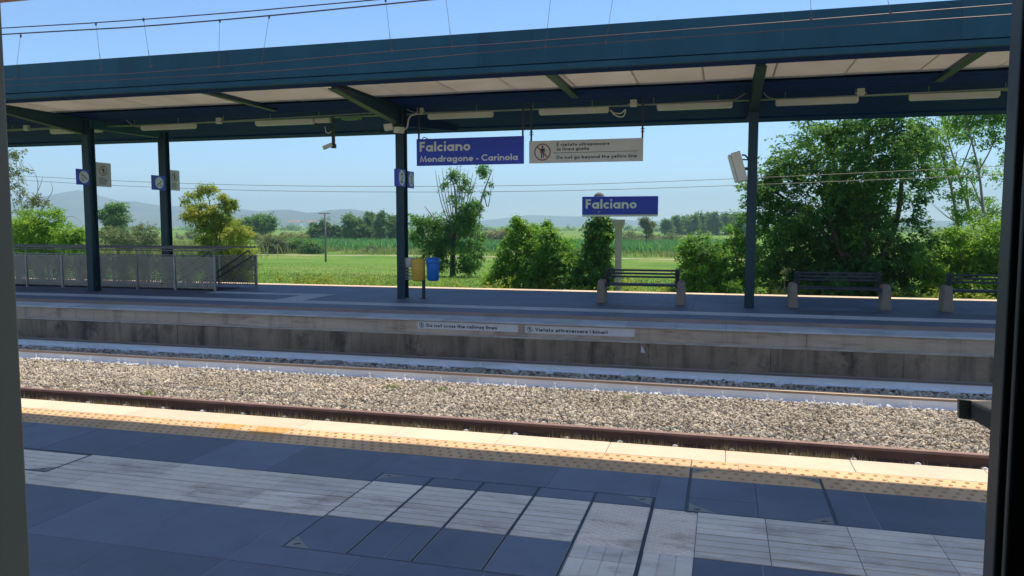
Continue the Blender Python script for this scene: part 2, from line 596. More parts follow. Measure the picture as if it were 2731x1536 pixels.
M['leaf_ivy'] = mat_leaf("leaf_ivy", (0.044, 0.154, 0.044), (0.12, 0.306, 0.061), (0.372, 0.525, 0.065), 0.42)
M['leaf_far'] = mat_leaf("leaf_distant_poplar", (0.079, 0.189, 0.058), (0.158, 0.315, 0.089), (0.273, 0.441, 0.126), 0.35)
M['leaf_scrub'] = mat_leaf("leaf_grey_scrub", (0.098, 0.143, 0.068), (0.18, 0.24, 0.09), (0.36, 0.36, 0.165), 0.3)
M['leaf_pale'] = mat_leaf("leaf_pale_dry", (0.195, 0.208, 0.104), (0.364, 0.351, 0.195), (0.546, 0.494, 0.312), 0.3)
M['leaf_corn'] = mat_leaf("leaf_maize", (0.045, 0.18, 0.053), (0.083, 0.3, 0.075), (0.195, 0.45, 0.12), 0.35)
M['leaf_reed'] = mat_leaf("leaf_reed", (0.176, 0.23, 0.068), (0.297, 0.351, 0.108), (0.459, 0.446, 0.189), 0.35)
M['leaf_straw'] = mat_leaf("dry_grass_blade", (0.24, 0.19, 0.115), (0.37, 0.30, 0.19), (0.52, 0.43, 0.27), 0.2)
M['leaf_grass'] = mat_leaf("grass_blade", (0.09, 0.195, 0.03), (0.195, 0.315, 0.053), (0.39, 0.405, 0.12), 0.35)

# ================================================================== PLATFORMS AND TRACKS
rng = np.random.default_rng(7)


def cut(rects, hole, gap=0.004):
    hx0, hx1, hy0, hy1 = hole[0] - gap, hole[1] + gap, hole[2] - gap, hole[3] + gap
    out = []
    for (x0, x1, y0, y1) in rects:
        if x1 <= hx0 or x0 >= hx1 or y1 <= hy0 or y0 >= hy1:
            out.append((x0, x1, y0, y1))
            continue
        if x0 < hx0:
            out.append((x0, hx0, y0, y1))
        if x1 > hx1:
            out.append((hx1, x1, y0, y1))
        a, b = max(x0, hx0), min(x1, hx1)
        if y0 < hy0:
            out.append((a, b, y0, hy0))
        if y1 > hy1:
            out.append((a, b, hy1, y1))
    return [r for r in out if r[1] - r[0] > 0.02 and r[3] - r[2] > 0.02]


def grid(x0, x1, y0, y1, step, anchor, gap=0.006, gx=0.0):
    k0 = math.floor((x0 - anchor) / step)
    out = []
    k = k0
    while anchor + k * step < x1:
        a, b = max(x0, anchor + k * step), min(x1, anchor + (k + 1) * step)
        if b - a > 0.03:
            out.append((a + max(gap, gx) / 2, b - max(gap, gx) / 2, y0 + gap / 2, y1 - gap / 2))
        k += 1
    return out


def slab_tiles(rects, top=0.0, th=0.035):
    mb = MB()
    for (x0, x1, y0, y1) in rects:
        dz = float(rng.uniform(-0.0012, 0.0012))
        mb.box(x0, x1, y0, y1, top - th, top + dz, float(rng.uniform(0, 1)))
    return mb


def rib_tiles(rects, mb=None, along='x', n=4, top=0.0):
    mb = mb or MB()
    for (x0, x1, y0, y1) in rects:
        t = float(rng.uniform(0.08, 1))
        mb.box(x0, x1, y0, y1, top - 0.035, top - (0.006 if along == 'x' else 0.005), 0.0 if along == 'x' else t)
        if along == 'x':
            w = (y1 - y0) / n
            for k in range(n):
                mb.box(x0 + 0.0005, x1 - 0.0005, y0 + k * w + 0.0065, y0 + (k + 1) * w - 0.0065, top - 0.006, top, t)
        else:
            w = (x1 - x0) / n
            for k in range(n):
                mb.box(x0 + k * w + 0.004, x0 + (k + 1) * w - 0.004, y0 + 0.002, y1 - 0.002, top - 0.005, top, float(np.clip(t + rng.uniform(-.3, .3), 0.08, 1)))
    return mb


def domes(mb, x0, x1, y0, y1, sx, sy, r, h, top=0.0, tint=0.5):
    pts = []
    ny = int(round((y1 - y0) / sy))
    for j in range(ny):
        y = y0 + (j + 0.5) * (y1 - y0) / ny
        off = sx / 2 if j % 2 else 0
        x = math.floor(x0 / sx) * sx + off
        while x < x1:
            if x > x0 + r and x < x1 - r:
                pts.append((x, y))
            x += sx
    prof = [(1.0, 0.0), (0.92, 0.55), (0.6, 0.92)]
    n = 8
    ang = np.arange(n) * 2 * math.pi / n
    base = np.concatenate([np.stack([np.cos(ang) * r * a, np.sin(ang) * r * a, np.full(n, h * b)], 1) for a, b in prof] + [np.array([[0, 0, h]])])
    fq = np.array([(i * n + k, i * n + (k + 1) % n, (i + 1) * n + (k + 1) % n, (i + 1) * n + k) for i in range(2) for k in range(n)])
    ft = np.array([(2 * n + k, 2 * n + (k + 1) % n, 3 * n) for k in range(n)])
    m = len(pts)
    if not m:
        return mb
    P = np.array([(x, y, top) for x, y in pts])
    V = (P[:, None, :] + base[None]).reshape(-1, 3)
    o = (np.arange(m) * len(base))[:, None, None]
    n0 = mb.n
    mb.add(V, (fq[None] + o).reshape(-1, 4), tint)
    mb.f.append(((ft[None] + o).reshape(-1, 3) + n0).astype(np.int32))
    mb.t.append(np.full(m * n, tint, dtype=np.float32))
    return mb


NX0, NX1 = -16.0, 8.0
COVER_A = (-2.685, -0.452, 4.225, 5.755)
COVER_B = (-0.225, 0.805, 5.525, 6.555)
COVER_C = (-6.70, -5.41, 5.035, 5.525)
DIAM = (-0.445, -0.135, 4.755, 5.54)
RIBY = (-0.90, -0.135, 2.4, 4.745)

nb = MB()
nb.box(NX0, NX1, 1.25, 7.10, -1.0, -0.0075)
struct(nb.build("near_platform", M['grout']), "dark paved near platform slab in the shade")

cop = grid(NX0, NX1, 6.803, 7.17, 1.05, -0.99, 0.004)
mb = MB()
for (x0, x1, y0, y1) in cop:
    mb.box(x0, x1, y0, y1, -0.10, float(rng.uniform(-0.001, 0.001)), float(rng.uniform(0, 1)))
struct(mb.build("near_platform_edge", M['coping'], bevel=0.006), "sunlit pale stone edge of the near platform")

r = []
for q in cut(grid(NX0, NX1, 6.303, 6.797, 0.385, -0.99, 0.003), COVER_B):
    r.append(q)
mb = slab_tiles(r)
mb.t = [np.clip(t, 0.08, 1) for t in mb.t]
for (x0, x1) in ((NX0, COVER_B[0]), (COVER_B[1], NX1)):
    domes(mb, x0, x1, 6.305, 6.795, 0.096, 0.098, 0.0185, 0.008, 0.0, 0.0)
domes(mb, COVER_B[0], COVER_B[1], 6.56, 6.795, 0.096, 0.098, 0.0185, 0.008, 0.0, 0.0)
struct(mb.build("tactile_strip", M['tactile']), "ochre studded warning strip half in sun along the near platform edge")
mb = MB()
a = at(822, 1098, 6.7).x
for (x0, x1) in ((-4.52, -4.16), (-4.93, -4.70)):
    mb.box(x0, x1, 6.52, 6.79, -0.03, 0.004)
    domes(mb, x0, x1, 6.52, 6.79, 0.096, 0.098, 0.0185, 0.008, top=0.004, tint=0.5)
struct(mb.build("tactile_patch", M['tactile_new']), "brighter orange patch worn into the studded strip")

holes = [COVER_A, COVER_B, COVER_C, RIBY]
r = grid(NX0, NX1, 5.545, 6.298, 0.79, -2.083, 0.004, 0.010)
yy = 4.75
while yy > 1.3:
    r += grid(NX0, NX1, yy - 0.785, yy, 0.795, -2.91, 0.005, 0.010)
    yy -= 0.785
joints = [(b - 0.0005, b + 0.0105, y0, y1) for (a, b, y0, y1) in r]
for h in holes:
    r = cut(r, h)
    joints = [q for q in joints if not (q[0] > h[0] - 0.02 and q[1] < h[1] + 0.02 and q[2] > h[2] - 0.1 and q[3] < h[3] + 0.1)]
mb = MB()
for (a, b, y0, y1) in joints:
    for h in holes:
        if h[0] - 0.02 < a and b < h[1] + 0.02 and y0 < h[3] and y1 > h[2]:
            if y0 < h[2] - 0.05:
                y1 = h[2]
            elif y1 > h[3] + 0.05:
                y0 = h[3]
            else:
                y1 = y0
    if y1 - y0 > 0.05:
        mb.box(a + 0.001, b - 0.001, y0, y1, -0.02, -0.0018)
struct(mb.build("paving_joints", M['grout_pale']), "joints between the dark paving slabs, painted pale for their sheen")
struct(slab_tiles(r).build("dark_paving", M['tile_dark']), "dark blue grey stoneware slabs of the near platform")

r = grid(NX0, NX1, 4.757, 5.147, 0.53, 0.325, 0.003, 0.004) + grid(NX0, NX1, 5.150, 5.540, 0.53, 0.325, 0.003, 0.004)
for h in (COVER_A, COVER_C, (-0.90, -0.135, 4.7, 5.6)):
    r = cut(r, h)
mb = rib_tiles(r)
struct(mb.build("ribbed_guide_strip", M['tile_pale']), "pale ribbed guide tiles running along the near platform")


def diamonds(mb, x0, x1, y0, y1, top=0.0):
    mb.box(x0, x1, y0, y1, top - 0.035, top - 0.004, 0.7)
    sx, sy = 0.062, 0.028
    j = 0
    y = y0 + sy
    while y < y1 - 0.012:
        x = x0 + 0.03 + (sx / 2 if j % 2 else 0)
        while x < x1 - 0.025:
            mb.add([(x - 0.024, y, top - 0.004), (x, y - 0.009, top - 0.004), (x + 0.024, y, top - 0.004), (x, y + 0.009, top - 0.004),
                    (x - 0.012, y, top + 0.003), (x, y - 0.004, top + 0.003), (x + 0.012, y, top + 0.003), (x, y + 0.004, top + 0.003)],
                   [(4, 5, 6, 7), (0, 1, 5, 4), (1, 2, 6, 5), (2, 3, 7, 6), (3, 0, 4, 7)], 0.7)
            x += sx
        y += sy
        j += 1
    return mb


struct(diamonds(MB(), *DIAM).build("studded_guide_tiles", M['tile_pale']), "pale tiles with small lozenge studs beside the dark slot")
r = []
y = 4.745
while y > 2.5:
    r += [(-0.895, -0.455, y - 0.395, y - 0.002), (-0.442, -0.135, y - 0.395, y - 0.002)]
    y -= 0.3965
r = cut(r, COVER_A)
mb = MB()
for q in r:
    rib_tiles([q], mb, 'y', 4 if q[1] - q[0] > 0.4 else 3)
struct(mb.build("cross_guide_tiles", M['tile_pale']), "pale guide tiles with ribs pointing at the tracks")


def tri_plate(mb, c, a, b, top=0.0015):
    c, a, b = Vector(c), Vector(a), Vector(b)
    th = 0.006
    V = [(p.x, p.y, top - th) for p in (c, a, b)] + [(p.x, p.y, top) for p in (c, a, b)]
    mb.add(V, [(3, 4, 5), (0, 2, 1), (0, 1, 4, 3), (1, 2, 5, 4), (2, 0, 3, 5)])
    return mb


def lift_hole(mb, c, d=(1, 0), top=0.0022):
    ax = Vector((d[0], d[1], 0)).normalized()
    ay = Vector((-ax.y, ax.x, 0))
    V = []
    for k in range(10):
        t = 2 * math.pi * k / 10
        p = Vector((c[0], c[1], top)) + ax * (0.026 * math.cos(t)) + ay * (0.010 * math.sin(t))
        V.append(tuple(p))
    mb.add(V, [tuple(range(10))])
    return mb


# --- access covers let into the paving
ca = empty("access_cover", (-1.57, 4.99, 0), "long tiled access cover crossing the ribbed strip, with steel corner plates", "access cover", "access covers in the near platform")
xs = [-2.685, -2.235, -1.80, -1.345, -0.90, -0.452]
mb = MB()
mb2 = MB()
mbp = MB()
mbs = MB()
mbw = MB()
for i in range(5):
    x0, x1 = xs[i] + 0.012, xs[i + 1] - 0.012
    t = float(rng.uniform(0, 1))
    if i < 4:
        rib_tiles([(x0, x1, 4.79, 5.165), (x0, x1, 5.17, 5.55)], mbp)
        mb.box(x0, x1, 4.235, 4.782, -0.035, 0, t)
    else:
        diamonds(mbp, x0 - 0.004, x1, 4.76, 5.55)
        rib_tiles([(x0, x1, 4.235, 4.56), (x0, x1, 4.565, 4.755)], mbp, 'y', 4)
    mb2.box(x0, x1, 5.557, 5.745, -0.035, 0, t)
mbw.box(-1.985, -1.978, 4.235, 4.782, 0.0005, 0.0015)
for x in xs[1:-1]:
    mbs.box(x - 0.010, x - 0.003, 4.228, 5.752, -0.04, -0.0025)
    mbs.box(x + 0.003, x + 0.010, 4.228, 5.752, -0.04, -0.0025)
    MB().box(x - 0.0115, x - 0.0065, 4.232, 4.785, -0.02, 0.001).build("edge_trim", M['steel'], ca)
    MB().box(x + 0.0065, x + 0.0115, 4.232, 4.785, -0.02, 0.001).build("edge_trim", M['steel'], ca)
mbs.box(-2.684, -0.470, 4.226, 4.234, -0.04, -0.002)
mbs.box(-2.684, -0.470, 5.746, 5.754, -0.04, -0.002)
mbs.box(-2.684, -2.676, 4.235, 5.745, -0.04, -0.002)
mbs.box(-0.468, -0.464, 4.235, 5.745, -0.04, 0.001)
mbs.box(-0.457, -0.453, 4.235, 5.745, -0.04, 0.001)
mb.build("dark_tile_inlay", M['tile_dark'], ca)
mb2.build("dark_tile_inlay", M['tile_dark'], ca)
mbp.build("ribbed_inlay", M['tile_pale'], ca)
mbs.build("steel_edge", M['darksteel'], ca)
mbw.build("edge_trim", M['steel'], ca)
for (c, a, b, hc, hd) in (((-2.67, 4.24), (-2.50, 4.24), (-2.67, 4.40), (-2.61, 4.285), (1, 0.6)),
                          ((-2.67, 5.735), (-2.46, 5.735), (-2.67, 5.60), (-2.60, 5.69), (1, -0.3)),
                          ((-0.475, 5.735), (-0.68, 5.735), (-0.475, 5.59), (-0.545, 5.69), (1, 0.3))):
    pm = tri_plate(MB(), (*c, 0), (*a, 0), (*b, 0)).build("corner_plate", M['steel'], ca)
    lift_hole(MB(), hc, hd).build("lifting_hole", M['rubber'], pm)

cb = empty("access_cover", (0.29, 6.0, 0), "square access cover reaching into the studded strip, with triangular corner plates", "access cover", "access covers in the near platform")
mb = MB()
mb.box(-0.205, 0.282, 5.545, 5.83, -0.035, 0, 0.4).box(0.286, 0.785, 5.545, 6.292, -0.035, 0, 0.6).box(-0.205, 0.282, 5.834, 6.292, -0.035, 0.0006, 0.55)
mb.build("dark_tile_inlay", M['tile_dark'], cb)
mb = MB().box(-0.205, 0.785, 6.298, 6.545, -0.035, 0, 0.6)
domes(mb, -0.205, 0.785, 6.303, 6.545, 0.096, 0.098, 0.0185, 0.008, 0.0, 0.0)
mb.build("studded_inlay", M['tactile'], cb)
mb = MB()
mb.box(-0.224, -0.216, 5.527, 6.553, -0.04, -0.002).box(-0.214, -0.208, 5.527, 6.553, -0.04, -0.001)
mb.box(0.788, 0.794, 5.527, 6.553, -0.04, -0.001).box(0.797, 0.804, 5.527, 6.553, -0.04, -0.002)
mb.box(-0.207, 0.787, 5.527, 5.540, -0.04, -0.003).box(-0.207, 0.787, 6.547, 6.553, -0.04, -0.003)
mb.build("steel_edge", M['darksteel'], cb)
for (c, a, b, hc) in (((-0.20, 5.55), (0.0, 5.55), (-0.20, 5.70), (-0.14, 5.59)), ((0.78, 5.55), (0.58, 5.55), (0.78, 5.70), (0.72, 5.59)),
                      ((-0.20, 6.54), (-0.05, 6.54), (-0.20, 6.42), (-0.15, 6.50)), ((0.78, 6.54), (0.63, 6.54), (0.78, 6.42), (0.73, 6.50))):
    pm = tri_plate(MB(), (*c, 0), (*a, 0), (*b, 0)).build("corner_plate", M['steel'], cb)
    lift_hole(MB(), hc, (1, 0.2)).build("lifting_hole", M['rubber'], pm)

cc = empty("access_cover", (-6.05, 5.28, 0), "ribbed access cover inside the pale guide strip by the left door frame", "access cover", "access covers in the near platform")
rib_tiles([(-6.68, -5.43, 5.052, 5.510)], n=5).build("ribbed_inlay", M['tile_pale'], cc)
MB().box(-6.70, -5.412, 5.037, 5.050, -0.04, 0.001).box(-5.427, -5.414, 5.051, 5.512, -0.04, 0.001).box(-6.70, -5.428, 5.514, 5.523, -0.04, 0.001).build("steel_edge", M['darksteel'], cc)
pm = tri_plate(MB(), (-5.428, 5.052, 0), (-5.62, 5.052, 0), (-5.428, 5.16, 0)).build("corner_plate", M['steel'], cc)
lift_hole(MB(), (-5.49, 5.085), (1, 0.1)).build("lifting_hole", M['rubber'], pm)

# --- ballast bed and stones
prof = [(7.1, -0.98), (7.9, -0.82), (8.3, -0.76), (9.9, -0.745), (12.0, -0.73), (12.5, -0.745), (14.3, -0.765), (14.9, -0.84), (15.64, -0.92), (15.64, -1.3), (7.1, -1.3)]
xs_ = list(np.linspace(-60, 30, 46))
struct(MB().prism_x([(y, z) for y, z in reversed(prof)], xs_).build("track_bed", M['bed']), "stony track bed between the two platforms")


def bedz(Y):
    return np.interp(Y, [p[0] for p in prof[:9]], [p[1] for p in prof[:9]])


def ico():
    t = (1 + 5 ** 0.5) / 2
    v = np.array([(-1, t, 0), (1, t, 0), (-1, -t, 0), (1, -t, 0), (0, -1, t), (0, 1, t), (0, -1, -t), (0, 1, -t), (t, 0, -1), (t, 0, 1), (-t, 0, -1), (-t, 0, 1)], float)
    v /= np.linalg.norm(v[0])
    f = np.array([(0, 11, 5), (0, 5, 1), (0, 1, 7), (0, 7, 10), (0, 10, 11), (1, 5, 9), (5, 11, 4), (11, 10, 2), (10, 7, 6), (7, 1, 8), (3, 9, 4), (3, 4, 2), (3, 2, 6), (3, 6, 8), (3, 8, 9), (4, 9, 5), (2, 4, 11), (6, 2, 10), (8, 6, 7), (9, 8, 1)])
    return v, f


def stones(n, x0, x1, yfun, r0, r1, lift=0.0, seed=1, tint=(0, 1)):
    g = np.random.default_rng(seed)
    iv, fi = ico()
    var = np.stack([iv * g.uniform(0.62, 1.12, (12, 1)) for _ in range(24)])
    vv = var[g.integers(0, 24, n)]
    sc = g.uniform(r0, r1, (n, 1)) * g.uniform(0.6, 1.3, (n, 3)) * np.array([1.2, 1.05, 0.66])
    vv = vv * sc[:, None, :]
    q = g.normal(size=(n, 4))
    q /= np.linalg.norm(q, axis=1, keepdims=True)
    w, x, y, z = q.T
    Rm = np.stack([1 - 2 * (y * y + z * z), 2 * (x * y - z * w), 2 * (x * z + y * w), 2 * (x * y + z * w), 1 - 2 * (x * x + z * z), 2 * (y * z - x * w), 2 * (x * z - y * w), 2 * (y * z + x * w), 1 - 2 * (x * x + y * y)], 1).reshape(-1, 3, 3)
    vv = np.einsum('nij,nkj->nki', Rm, vv)
    X = g.uniform(x0, x1, n)
    Y = yfun(g, n)
    Z = bedz(Y) + lift + g.uniform(0.0, 0.03, n)
    vv += np.stack([X, Y, Z], 1)[:, None, :]
    ff = (fi[None] + (np.arange(n) * 12)[:, None, None]).reshape(-1, 3)
    t = np.repeat(g.uniform(tint[0], tint[1], n), 20)
    return vv.reshape(-1, 3), ff, t


mb = MB()
v, f, t = stones(80000, -22, 9.5, lambda g, n: g.uniform(9.8, 12.66, n), 0.015, 0.035, 0.006, 3)
mb.add(v, f, t)
v, f, t = stones(11500, -24, 9.5, lambda g, n: g.uniform(12.83, 14.12, n), 0.020, 0.042, 0.006, 4)
mb.add(v, f, t)
v, f, t = stones(6200, -24, 9.5, lambda g, n: g.uniform(14.24, 15.6, n), 0.014, 0.03, -0.004, 5, (0, 0.6))
mb.add(v, f, t)
v, f, t = stones(6500, -22, 9.5, lambda g, n: g.uniform(8.9, 9.62, n), 0.018, 0.034, 0.0, 6)
mb.add(v, f, t)
tag(mb.build("ballast", M['stone']), "loose grey beige ballast stones between and around the rails", "ballast", kind="stuff")
mb = MB()


def yw(g, n):
    return 12.62 - np.abs(g.normal(0, 0.035, n))


g_ = np.random.default_rng(11)
for k in range(44):
    xc = g_.uniform(-16, 5)
    v, f, t = stones(int(g_.integers(5, 22)), xc - g_.uniform(0.2, 0.8), xc + g_.uniform(0.2, 0.8), yw, 0.02, 0.034, 0.03, 20 + k)
    mb.add(v, f, t)
tag(mb.build("limewashed_stones", M['stone_white']), "white splashed stones lining the foot of the nearer white rail", "ballast", kind="stuff")

# --- rails
RB = -0.722


def rail_profiles(y, s=1.0):
    a = [(y - 0.07, RB), (y + 0.07, RB), (y + 0.07, RB + 0.012), (y + 0.012, RB + 0.030), (y + 0.010, RB + 0.125), (y - 0.010, RB + 0.125), (y - 0.012, RB + 0.030), (y - 0.07, RB + 0.012)]
    b = [(y - 0.010, RB + 0.1255), (y + 0.010, RB + 0.1255), (y + 0.034, RB + 0.136), (y + 0.036, RB + 0.166), (y + 0.028, RB + 0.172), (y - 0.028, RB + 0.172), (y - 0.036, RB + 0.166), (y - 0.034, RB + 0.136)]
    return a, b


def make_rail(y, body, head, label, group, side=None, fmat=None, x_off=0.0, fx=(-16, 5.5), k_f=1.0):
    root = empty("rail", (-8, y, RB), label, "rail", group)
    a, b = rail_profiles(y)
    xs_ = list(np.linspace(-60, 30, 16))
    MB().prism_x(a, xs_).build("rail_web", body, root)
    MB().prism_x(b, xs_).build("rail_head", head, root)
    if side:
        first = None
        k = math.ceil((fx[0] - x_off) / 0.687)
        while x_off + k * 0.687 < fx[1]:
            x = x_off + k * 0.687
            if first is None:
                m = MB()
                yy = y + side * 0.095
                m.box(x - 0.075, x + 0.075, yy - 0.06, yy + 0.015, RB - 0.03, RB + 0.016)
                m.box(x - 0.03, x + 0.03, yy - 0.02, yy + 0.05, RB + 0.017, RB + 0.034)
                m.lathe((x, yy, RB + 0.03), [(0.026 * (0.4 + 0.6 * k_f), 0), (0.026 * (0.4 + 0.6 * k_f), 0.02 * k_f), (0.013, 0.021 * k_f), (0.013, 0.05 * k_f), (0.019, 0.051 * k_f), (0.019, 0.064 * k_f), (0.010, 0.066 * k_f), (0.010, 0.08 * k_f)], 8)
                first = m.build("fastener", fmat, root)
                fx_first = x
            else:
                c = first.copy()
                COL.objects.link(c)
                c.parent = root
                c.location = first.location + Vector((x - fx_first, 0, 0))
                ORIG[c.name] = ORIG[first.name]
            k += 1
    return root


xo = atz(724 / VS, 989 / VS, -0.70).x
xo2 = at((680 + 75 * .276) / VS, (760 + 680 * .276) / VS, 14.1).x
xo1 = at((1360 + 1060 * .276) / VS, (1136 + 150 * .276) / VS, 9.6).x
make_rail(12.75, M['whitepaint'], M['head'], "white painted rail in the sun beside the pale ballast", "rails of the used track", -1, M['white'], xo)
make_rail(14.185, M['whitepaint'], M['head'], "white painted rail in shade at the foot of the platform wall", "rails of the used track", -1, M['whitepaint'], xo2)
make_rail(9.72, M['rust'], M['rusthead'], "brown rusty rail just beyond the near platform edge", "rails of the rusty track", -1, M['white'], xo1, (-13, 3.5), 0.2)
make_rail(8.22, M['rust'], M['rusthead'], "rusty rail tucked under the near platform edge", "rails of the rusty track")

# sleepers poking out between the white rails
first = None
for i, px in enumerate((795, 1172)):
    p = at(px, 912 if i == 0 else 937, 13.2)
    m = MB().box(p.x - 0.12, p.x + 0.12, 12.86, 14.05, RB - 0.06, RB + 0.035)
    o = m.build("sleeper", M['sleeper'], bevel=0.015)
    tag(o, ["concrete sleeper showing between the white rails left of the warning plates", "concrete sleeper showing between the white rails below the english warning plate"][i], "sleeper", "bared concrete sleepers")

# dry grass along the rusty rail
def blades(mb, pts, h, w, seed, lean=0.35, t0=0.0, t1=1.0):
    g = np.random.default_rng(seed)
    n = len(pts)
    P = np.asarray(pts, float)
    H = h * g.uniform(0.5, 1.25, n)
    az = g.uniform(0, 2 * math.pi, n)
    le = g.uniform(0, lean, n) * H
    side = np.stack([np.cos(az), np.sin(az), np.zeros(n)], 1) * (w * 0.5)
    ld = np.stack([np.cos(az + 1.3), np.sin(az + 1.3), np.zeros(n)], 1) * le[:, None]
    up = np.array([0, 0, 1.0])
    mid = P + up * (H * 0.55)[:, None] + ld * 0.35
    tip = P + up * H[:, None] + ld
    V = np.stack([P - side, P + side, mid + side * 0.7, mid - side * 0.7, tip], 1).reshape(-1, 3)
    b = np.arange(n)[:, None] * 5
    n0 = mb.n
    t = g.uniform(t0, t1, n)
    mb.add(V, b + np.array([[0, 1, 2, 3]]), t)
    mb.f.append((b + np.array([[3, 2, 4]]) + n0).astype(np.int32))
    mb.t.append(t.astype(np.float32))
    return mb


g_ = np.random.default_rng(5)
X = g_.uniform(-13, 3.5, 26000)
dens = 0.5 + 0.5 * np.sin(X * 1.9) * np.sin(X * 0.73 + 1) + 0.25 * np.sin(X * 6.1)
keep = g_.uniform(0, 1, len(X)) < np.clip(dens, 0.05, 1) * np.interp(X, [-13, -4, 1.2, 2.2], [0.35, 1, 0.9, 0.1])
X = X[keep]
Yg = g_.uniform(9.25, 9.60, len(X))
tag(blades(MB(), np.stack([X, Yg, np.full(len(X), -0.76)], 1), 0.145, 0.009, 6).build("dry_grass", M['leaf_straw']), "dry straw coloured grass growing along the rusty rail", "grass", kind="stuff")
for i, (px, py, Y, nn, hh, lb) in enumerate(((377, 1047, 10.4, 40, 0.10, "small green weed in the ballast near the left door frame"), (985, 965, 11.9, 40, 0.09, "small green weed in the ballast below the fasteners"), (1115, 968, 11.9, 45, 0.10, "green weed in the ballast below the english plate"), (1580, 1010, 12.2, 30, 0.08, "thin green weed in ballast right of the italian plate"))):
    p = at(px, py, Y)
    pts = np.stack([p.x + g_.normal(0, 0.05, nn), p.y + g_.normal(0, 0.04, nn), np.full(nn, float(bedz(Y)) + 0.01)], 1)
    tag(blades(MB(), pts, hh, 0.014, 60 + i, 0.8).build("weed", M['leaf_grass']), lb, "weed", "weeds in the ballast")

# --- far platform
FX0, FX1 = -60.0, 28.0
HOLE = (-24.0, -15.25, 20.75, 22.15)
mb = MB()
for (x0, x1, y0, y1) in cut([(FX0, FX1, 15.80, 24.0)], HOLE, 0):
    mb.box(x0, x1, y0, y1, -1.2, -0.011)
struct(mb.build("far_platform", M['grout']), "far island platform slab")
mb = MB()
x = FX0
bl = [1.9, 2.6, 3.1, 2.2, 1.7, 2.9]
i = 0
xw = at((1360 + 545 * .276) / VS, (760 + 560 * .276) / VS, 15.66).x
x = xw - 2.35 * 22
while x < FX1:
    bw = float(rng.choice([1.15, 1.9, 2.35, 3.1, 2.7]))
    dy = float(rng.uniform(-0.010, 0.010))
    dz = float(rng.uniform(-0.01, 0.006))
    mb.box(x + 0.002, x + bw - 0.002, 15.60 + dy, 15.90, -1.2, -0.335 + dz, float(rng.uniform(0, 1)))
    x += bw
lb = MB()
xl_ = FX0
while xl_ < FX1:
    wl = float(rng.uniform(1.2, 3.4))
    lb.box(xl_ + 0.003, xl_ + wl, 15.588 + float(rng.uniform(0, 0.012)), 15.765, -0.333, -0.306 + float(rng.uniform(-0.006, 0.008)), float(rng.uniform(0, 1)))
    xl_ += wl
struct(lb.build("far_platform_ledge_light", M['ledge'], bevel=0.006), "ledge strip painted lighter for the light along the far platform wall")
o = struct(mb.build("far_platform_wall_base", M['wall_lower'], bevel=0.008), "dark stained concrete blocks at the foot of the far platform")
mb = MB()
x = FX0
while x < FX1:
    mb.box(x + 0.003, x + 5.597, 15.76, 15.795, -0.42, -0.045, float(rng.uniform(0, 1)))
    x += 5.6
struct(mb.build("far_platform_wall", M['wall_upper'], bevel=0.01), "brownish concrete wall of the far platform")
mb = MB()
for (x0, x1, y0, y1) in grid(FX0, FX1, 15.70, 16.50, 1.0, 0.1, 0.006):
    mb.box(x0, x1, y0, y1, -0.038, float(rng.uniform(-0.002, 0.002)), float(rng.uniform(0, 1)))
for (x0, x1, y0, y1) in grid(FX0, FX1, 23.52, 24.05, 1.0, 0.1, 0.006):
    mb.box(x0, x1, y0, y1, -0.038, 0, float(rng.uniform(0, 1)))
ob = struct(mb.build("far_platform_edge", M['coping'], bevel=0.004), "pale edge stones on both sides of the far platform")
ob.data.materials.clear()
ob.data.materials.append(M['coping_far'])
ob.data.materials.append(M['coping'])
k = np.zeros(len(ob.data.polygons), dtype=np.int32)
cy = np.array([p.center.y for p in ob.data.polygons]) + ORIG[ob.name].y
k[cy > 20] = 1
ob.data.polygons.foreach_set("material_index", k)
mb = MB()
rr = grid(FX0, FX1, 16.53, 17.22, 0.4, 0.0, 0.004) + grid(FX0, FX1, 23.20, 23.50, 0.4, 0.0, 0.004)
mb = slab_tiles(rr, 0.003)
domes(mb, -34, 12, 16.55, 17.2, 0.12, 0.11, 0.022, 0.006, 0.003)
struct(mb.build("far_tactile_strip", M['tactile_far']), "worn brownish studded strip on the far platform")
rr = grid(FX0, FX1, 18.085, 18.425, 0.6, 0.0, 0.004) + grid(FX0, FX1, 18.430, 18.78, 0.6, 0.0, 0.004)
xb = atz(785, 751, 0).x
branch1 = (xb - 0.85, xb, 18.786, 20.10)
branch2 = (-15.2, xb, 20.106, 20.70)
rr += [(branch1[0], branch1[1], 18.79 + 0.44 * i, 18.79 + 0.44 * (i + 1) - 0.005) for i in range(3)]
rr += grid(branch2[0], branch2[1], branch2[2], branch2[3], 0.6, 0, 0.004)
struct(rib_tiles(rr, n=4, top=0.0).build("far_guide_strip", M['tile_far']), "light guide strip along the far platform with a branch to the stairs")
rr = grid(FX0, FX1, 17.225, 18.08, 0.8, 0.1, 0.005)
for i in range(6):
    y0 = 18.785 + i * 0.7355
    rr += grid(FX0, FX1, y0, y0 + 0.7345, 0.8, 0.1, 0.005)
for h in (HOLE, (branch1[0], branch1[1], 18.785, 20.105), branch2):
    rr = cut(rr, h)
struct(slab_tiles(rr).build("far_dark_paving", M['tile_dark_far']), "dark paving slabs of the far platform")
